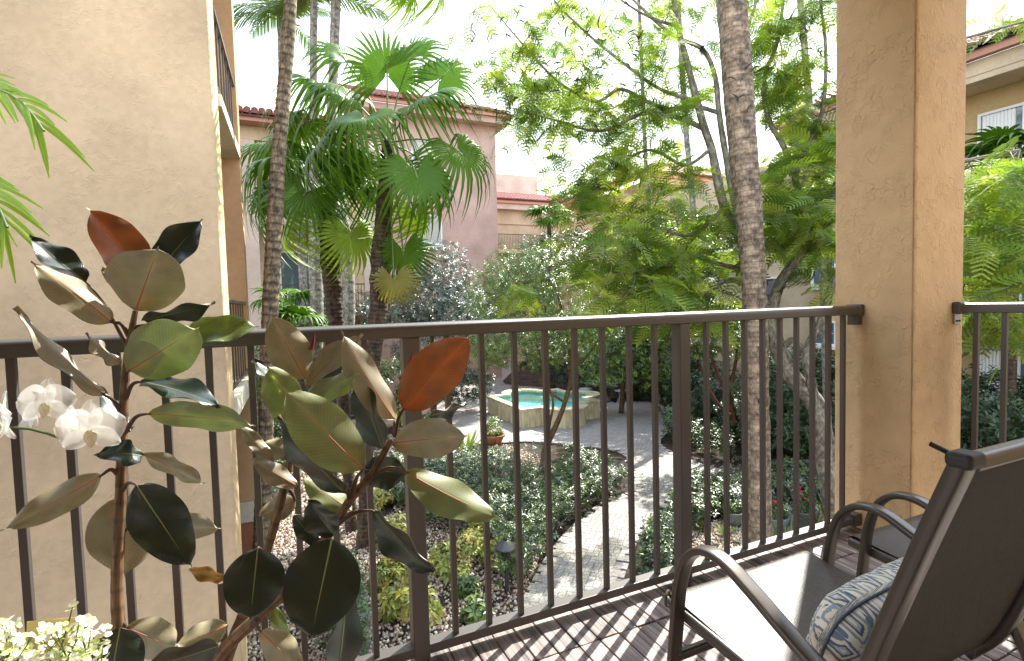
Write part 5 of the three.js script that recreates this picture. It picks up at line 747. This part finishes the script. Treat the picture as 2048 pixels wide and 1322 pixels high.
// ---------------------------------------------------------------- orchid and little bouquet
{
  const t = thing('orchid', 'white moth orchid spray blown bright by the sun, at the left edge', 'orchid'), wm = leafMat([0.96, 0.96, 0.95], 0.65, 0.5), gs = { tone: [0.20, 0.30, 0.07], dark: [0.12, 0.2, 0.05], rough: 0.02, n: 20, s: 7 };
  const dp = 0.82; part(t, 'stem', limb(PX([[-160, 1350, dp], [-150, 1050, dp], [-90, 880, dp], [12, 856, dp], [62, 858, dp], [110, 872, dp], [145, 884, dp], [168, 878, dp]]), [0.004, 0.004, 0.0036, 0.003, 0.0027, 0.0025, 0.0022, 0.0015], gs), M.stem);
  { const e = at(-160, 1350, dp); part(t, 'stem', limb([V(e.x, 0.3, e.z), e], [0.0045, 0.004], gs), M.stem); part(t, 'pot', lathe([[0, 0], [0.1, 0], [0.12, 0.3], [0.11, 0.31], [0, 0.27]]), M.paint).position.set(e.x, 0.03, e.z); }
  const petal = (l, w, cup, pw) => { const g = new Geo(), n = 9; for (let i = 0; i <= n; i++) for (let j = 0; j <= 6; j++) { const s = i / n, q = j / 3 - 1, p = Math.pow(Math.sin(Math.PI * Math.pow(s * 0.93 + 0.04, pw)), 0.6); g.v(V(q * p * w / 2, s * l, cup * l * (s * s - 0.3 * s) + 0.12 * w * q * q * p + 0.0012 * Math.sin(7 * s + 5 * q)), j / 6, s); } for (let i = 0; i < n; i++) for (let j = 0; j < 6; j++) { const k = i * 7 + j; g.q(k, k + 1, k + 8, k + 7); } return g.done(); };
  const big = petal(0.036, 0.05, -0.2, 0.75), sep = petal(0.036, 0.024, -0.15, 0.85), lip = petal(0.018, 0.014, 0.9, 0.9);
  const F = [[8, 838, .80, -.7, .1, 1.15], [92, 806, .82, .35, -.1, 1.05], [182, 858, .82, .5, .1, 1.25], [150, 852, .85, -.3, .3, .95], [60, 830, .86, 2.6, .1, .9], [-60, 830, .8, 0, 0, 1.2]];
  for (const [x, y, d, ry, rx, s] of F) {
    const f = new THREE.Group(); f.name = 'flower'; f.position.copy(at(x, y, d)); f.quaternion.copy(camera.quaternion); f.rotateY(ry); f.rotateX(rx); f.scale.setScalar(s); t.add(f);
    for (const [g, a, z] of [[sep, 0, -0.002], [sep, 2.25, -0.002], [sep, -2.25, -0.002], [big, 1.35, 0.001], [big, -1.35, 0.001]]) { const m = part(f, g === big ? 'petal' : 'sepal', g, wm); m.rotation.z = a; m.position.z = z; }
    const l = part(f, 'lip', lip, std([0.88, 0.85, 0.66], 0.6)); l.rotation.set(0.5, 0, Math.PI); l.position.z = 0.006;
  }
}
{
  const t = thing('bouquet', 'small pale lime and white blossoms in the bottom left corner', 'flowers'), dp = 0.74, ms = [], g = new Geo();
  for (let k = 0; k < 5; k++) { const a = k * 1.2566, c = V(Math.cos(a), 0.25, Math.sin(a)).multiplyScalar(0.008), s = V(-Math.sin(a), 0, Math.cos(a)).multiplyScalar(0.0046); const O = g.v(V(0, 0, 0)), A = g.v(c.clone().multiplyScalar(0.6).add(s)), E = g.v(c), Bq = g.v(c.clone().multiplyScalar(0.6).sub(s)); g.q(O, A, E, Bq); }
  const floret = g.done(), sp = [];
  for (const [x, y, rx, ry, n] of [[30, 1300, 60, 36, 150], [130, 1285, 50, 38, 120], [182, 1290, 34, 38, 110], [100, 1335, 110, 26, 220], [15, 1270, 24, 36, 50], [110, 1262, 40, 16, 16]]) for (let i = 0; i < n; i++) { const p = at(x + rr(-1, 1) * rx, y + rr(-1, 1) * ry, dp + rr(-0.05, 0.06)); ms.push(place(p, 0.62, { tilt: 0.9 })); if (i % 6 === 0) sp.push([[at(x, y + 150, dp), at(x + rr(-20, 20), y + 60, dp), p], [0.0012, 0.001, 0.0006], { n: 8, s: 4 }]); }
  sp.push([PX([[120, 1300, dp], [136, 1250, dp], [147, 1206, dp]]), [0.0014, 0.0012, 0.0006], { n: 8, s: 4 }]); for (const [x, y] of [[146, 1206], [139, 1222], [150, 1210], [172, 1240], [182, 1244], [160, 1238]]) ms.push(place(at(x, y, dp), 0.9, { tilt: 0.9 }));
  part(t, 'stems', limbs(sp, { tone: [0.3, 0.4, 0.12], dark: [0.2, 0.3, 0.08], rough: 0 }), M.stem);
  foliage(t, 'blossoms', floret, leafMat([1, 1, 1], 0.45, 0.6), ms, [[0.75, 0.80, 0.42], [0.82, 0.84, 0.70], [0.60, 0.72, 0.25], [0.85, 0.83, 0.76]], 0.1);
  const vp = at(110, 1480, dp); part(t, 'vase', lathe([[0, 0.03 - vp.y], [0.09, 0.03 - vp.y], [0.1, 0.2 - vp.y], [0.06, -0.12], [0.04, 0.03], [0.045, 0.05], [0.04, 0.05]]), M.paint).position.copy(vp);
  // card on a pick
  const cv = document.createElement('canvas'); cv.width = 512; cv.height = 416; const x = cv.getContext('2d'); x.fillStyle = '#d9bd84'; x.fillRect(0, 0, 512, 416); x.fillStyle = '#2b241b'; x.font = 'italic bold 64px serif'; x.fillText('Pacela', 185, 120); x.font = '30px serif'; x.fillText('orchid', 100, 185);
  const mp = new THREE.CanvasTexture(cv); mp.colorSpace = THREE.SRGBColorSpace;
  const A = at(52, 1322, .79), Bq = at(152, 1322, .79), w = A.distanceTo(Bq), c = thing('plant_tag', 'tan paper tag with handwriting among the pale blossoms', 'tag', at(102, 1282, .79)); c.quaternion.copy(camera.quaternion); c.rotateZ(0.09); c.rotateX(-0.15);
  const cg = new THREE.BoxGeometry(w, w * 0.8125, 0.0006); part(c, 'paper', cg, std([1, 1, 1], 0.8, { map: mp })); const pk = new THREE.CylinderGeometry(0.0012, 0.0012, 0.16, 6); pk.translate(0, -0.1, -0.002); part(c, 'pick', metreUV(pk), M.husk);
}

renderer.render(scene, camera);
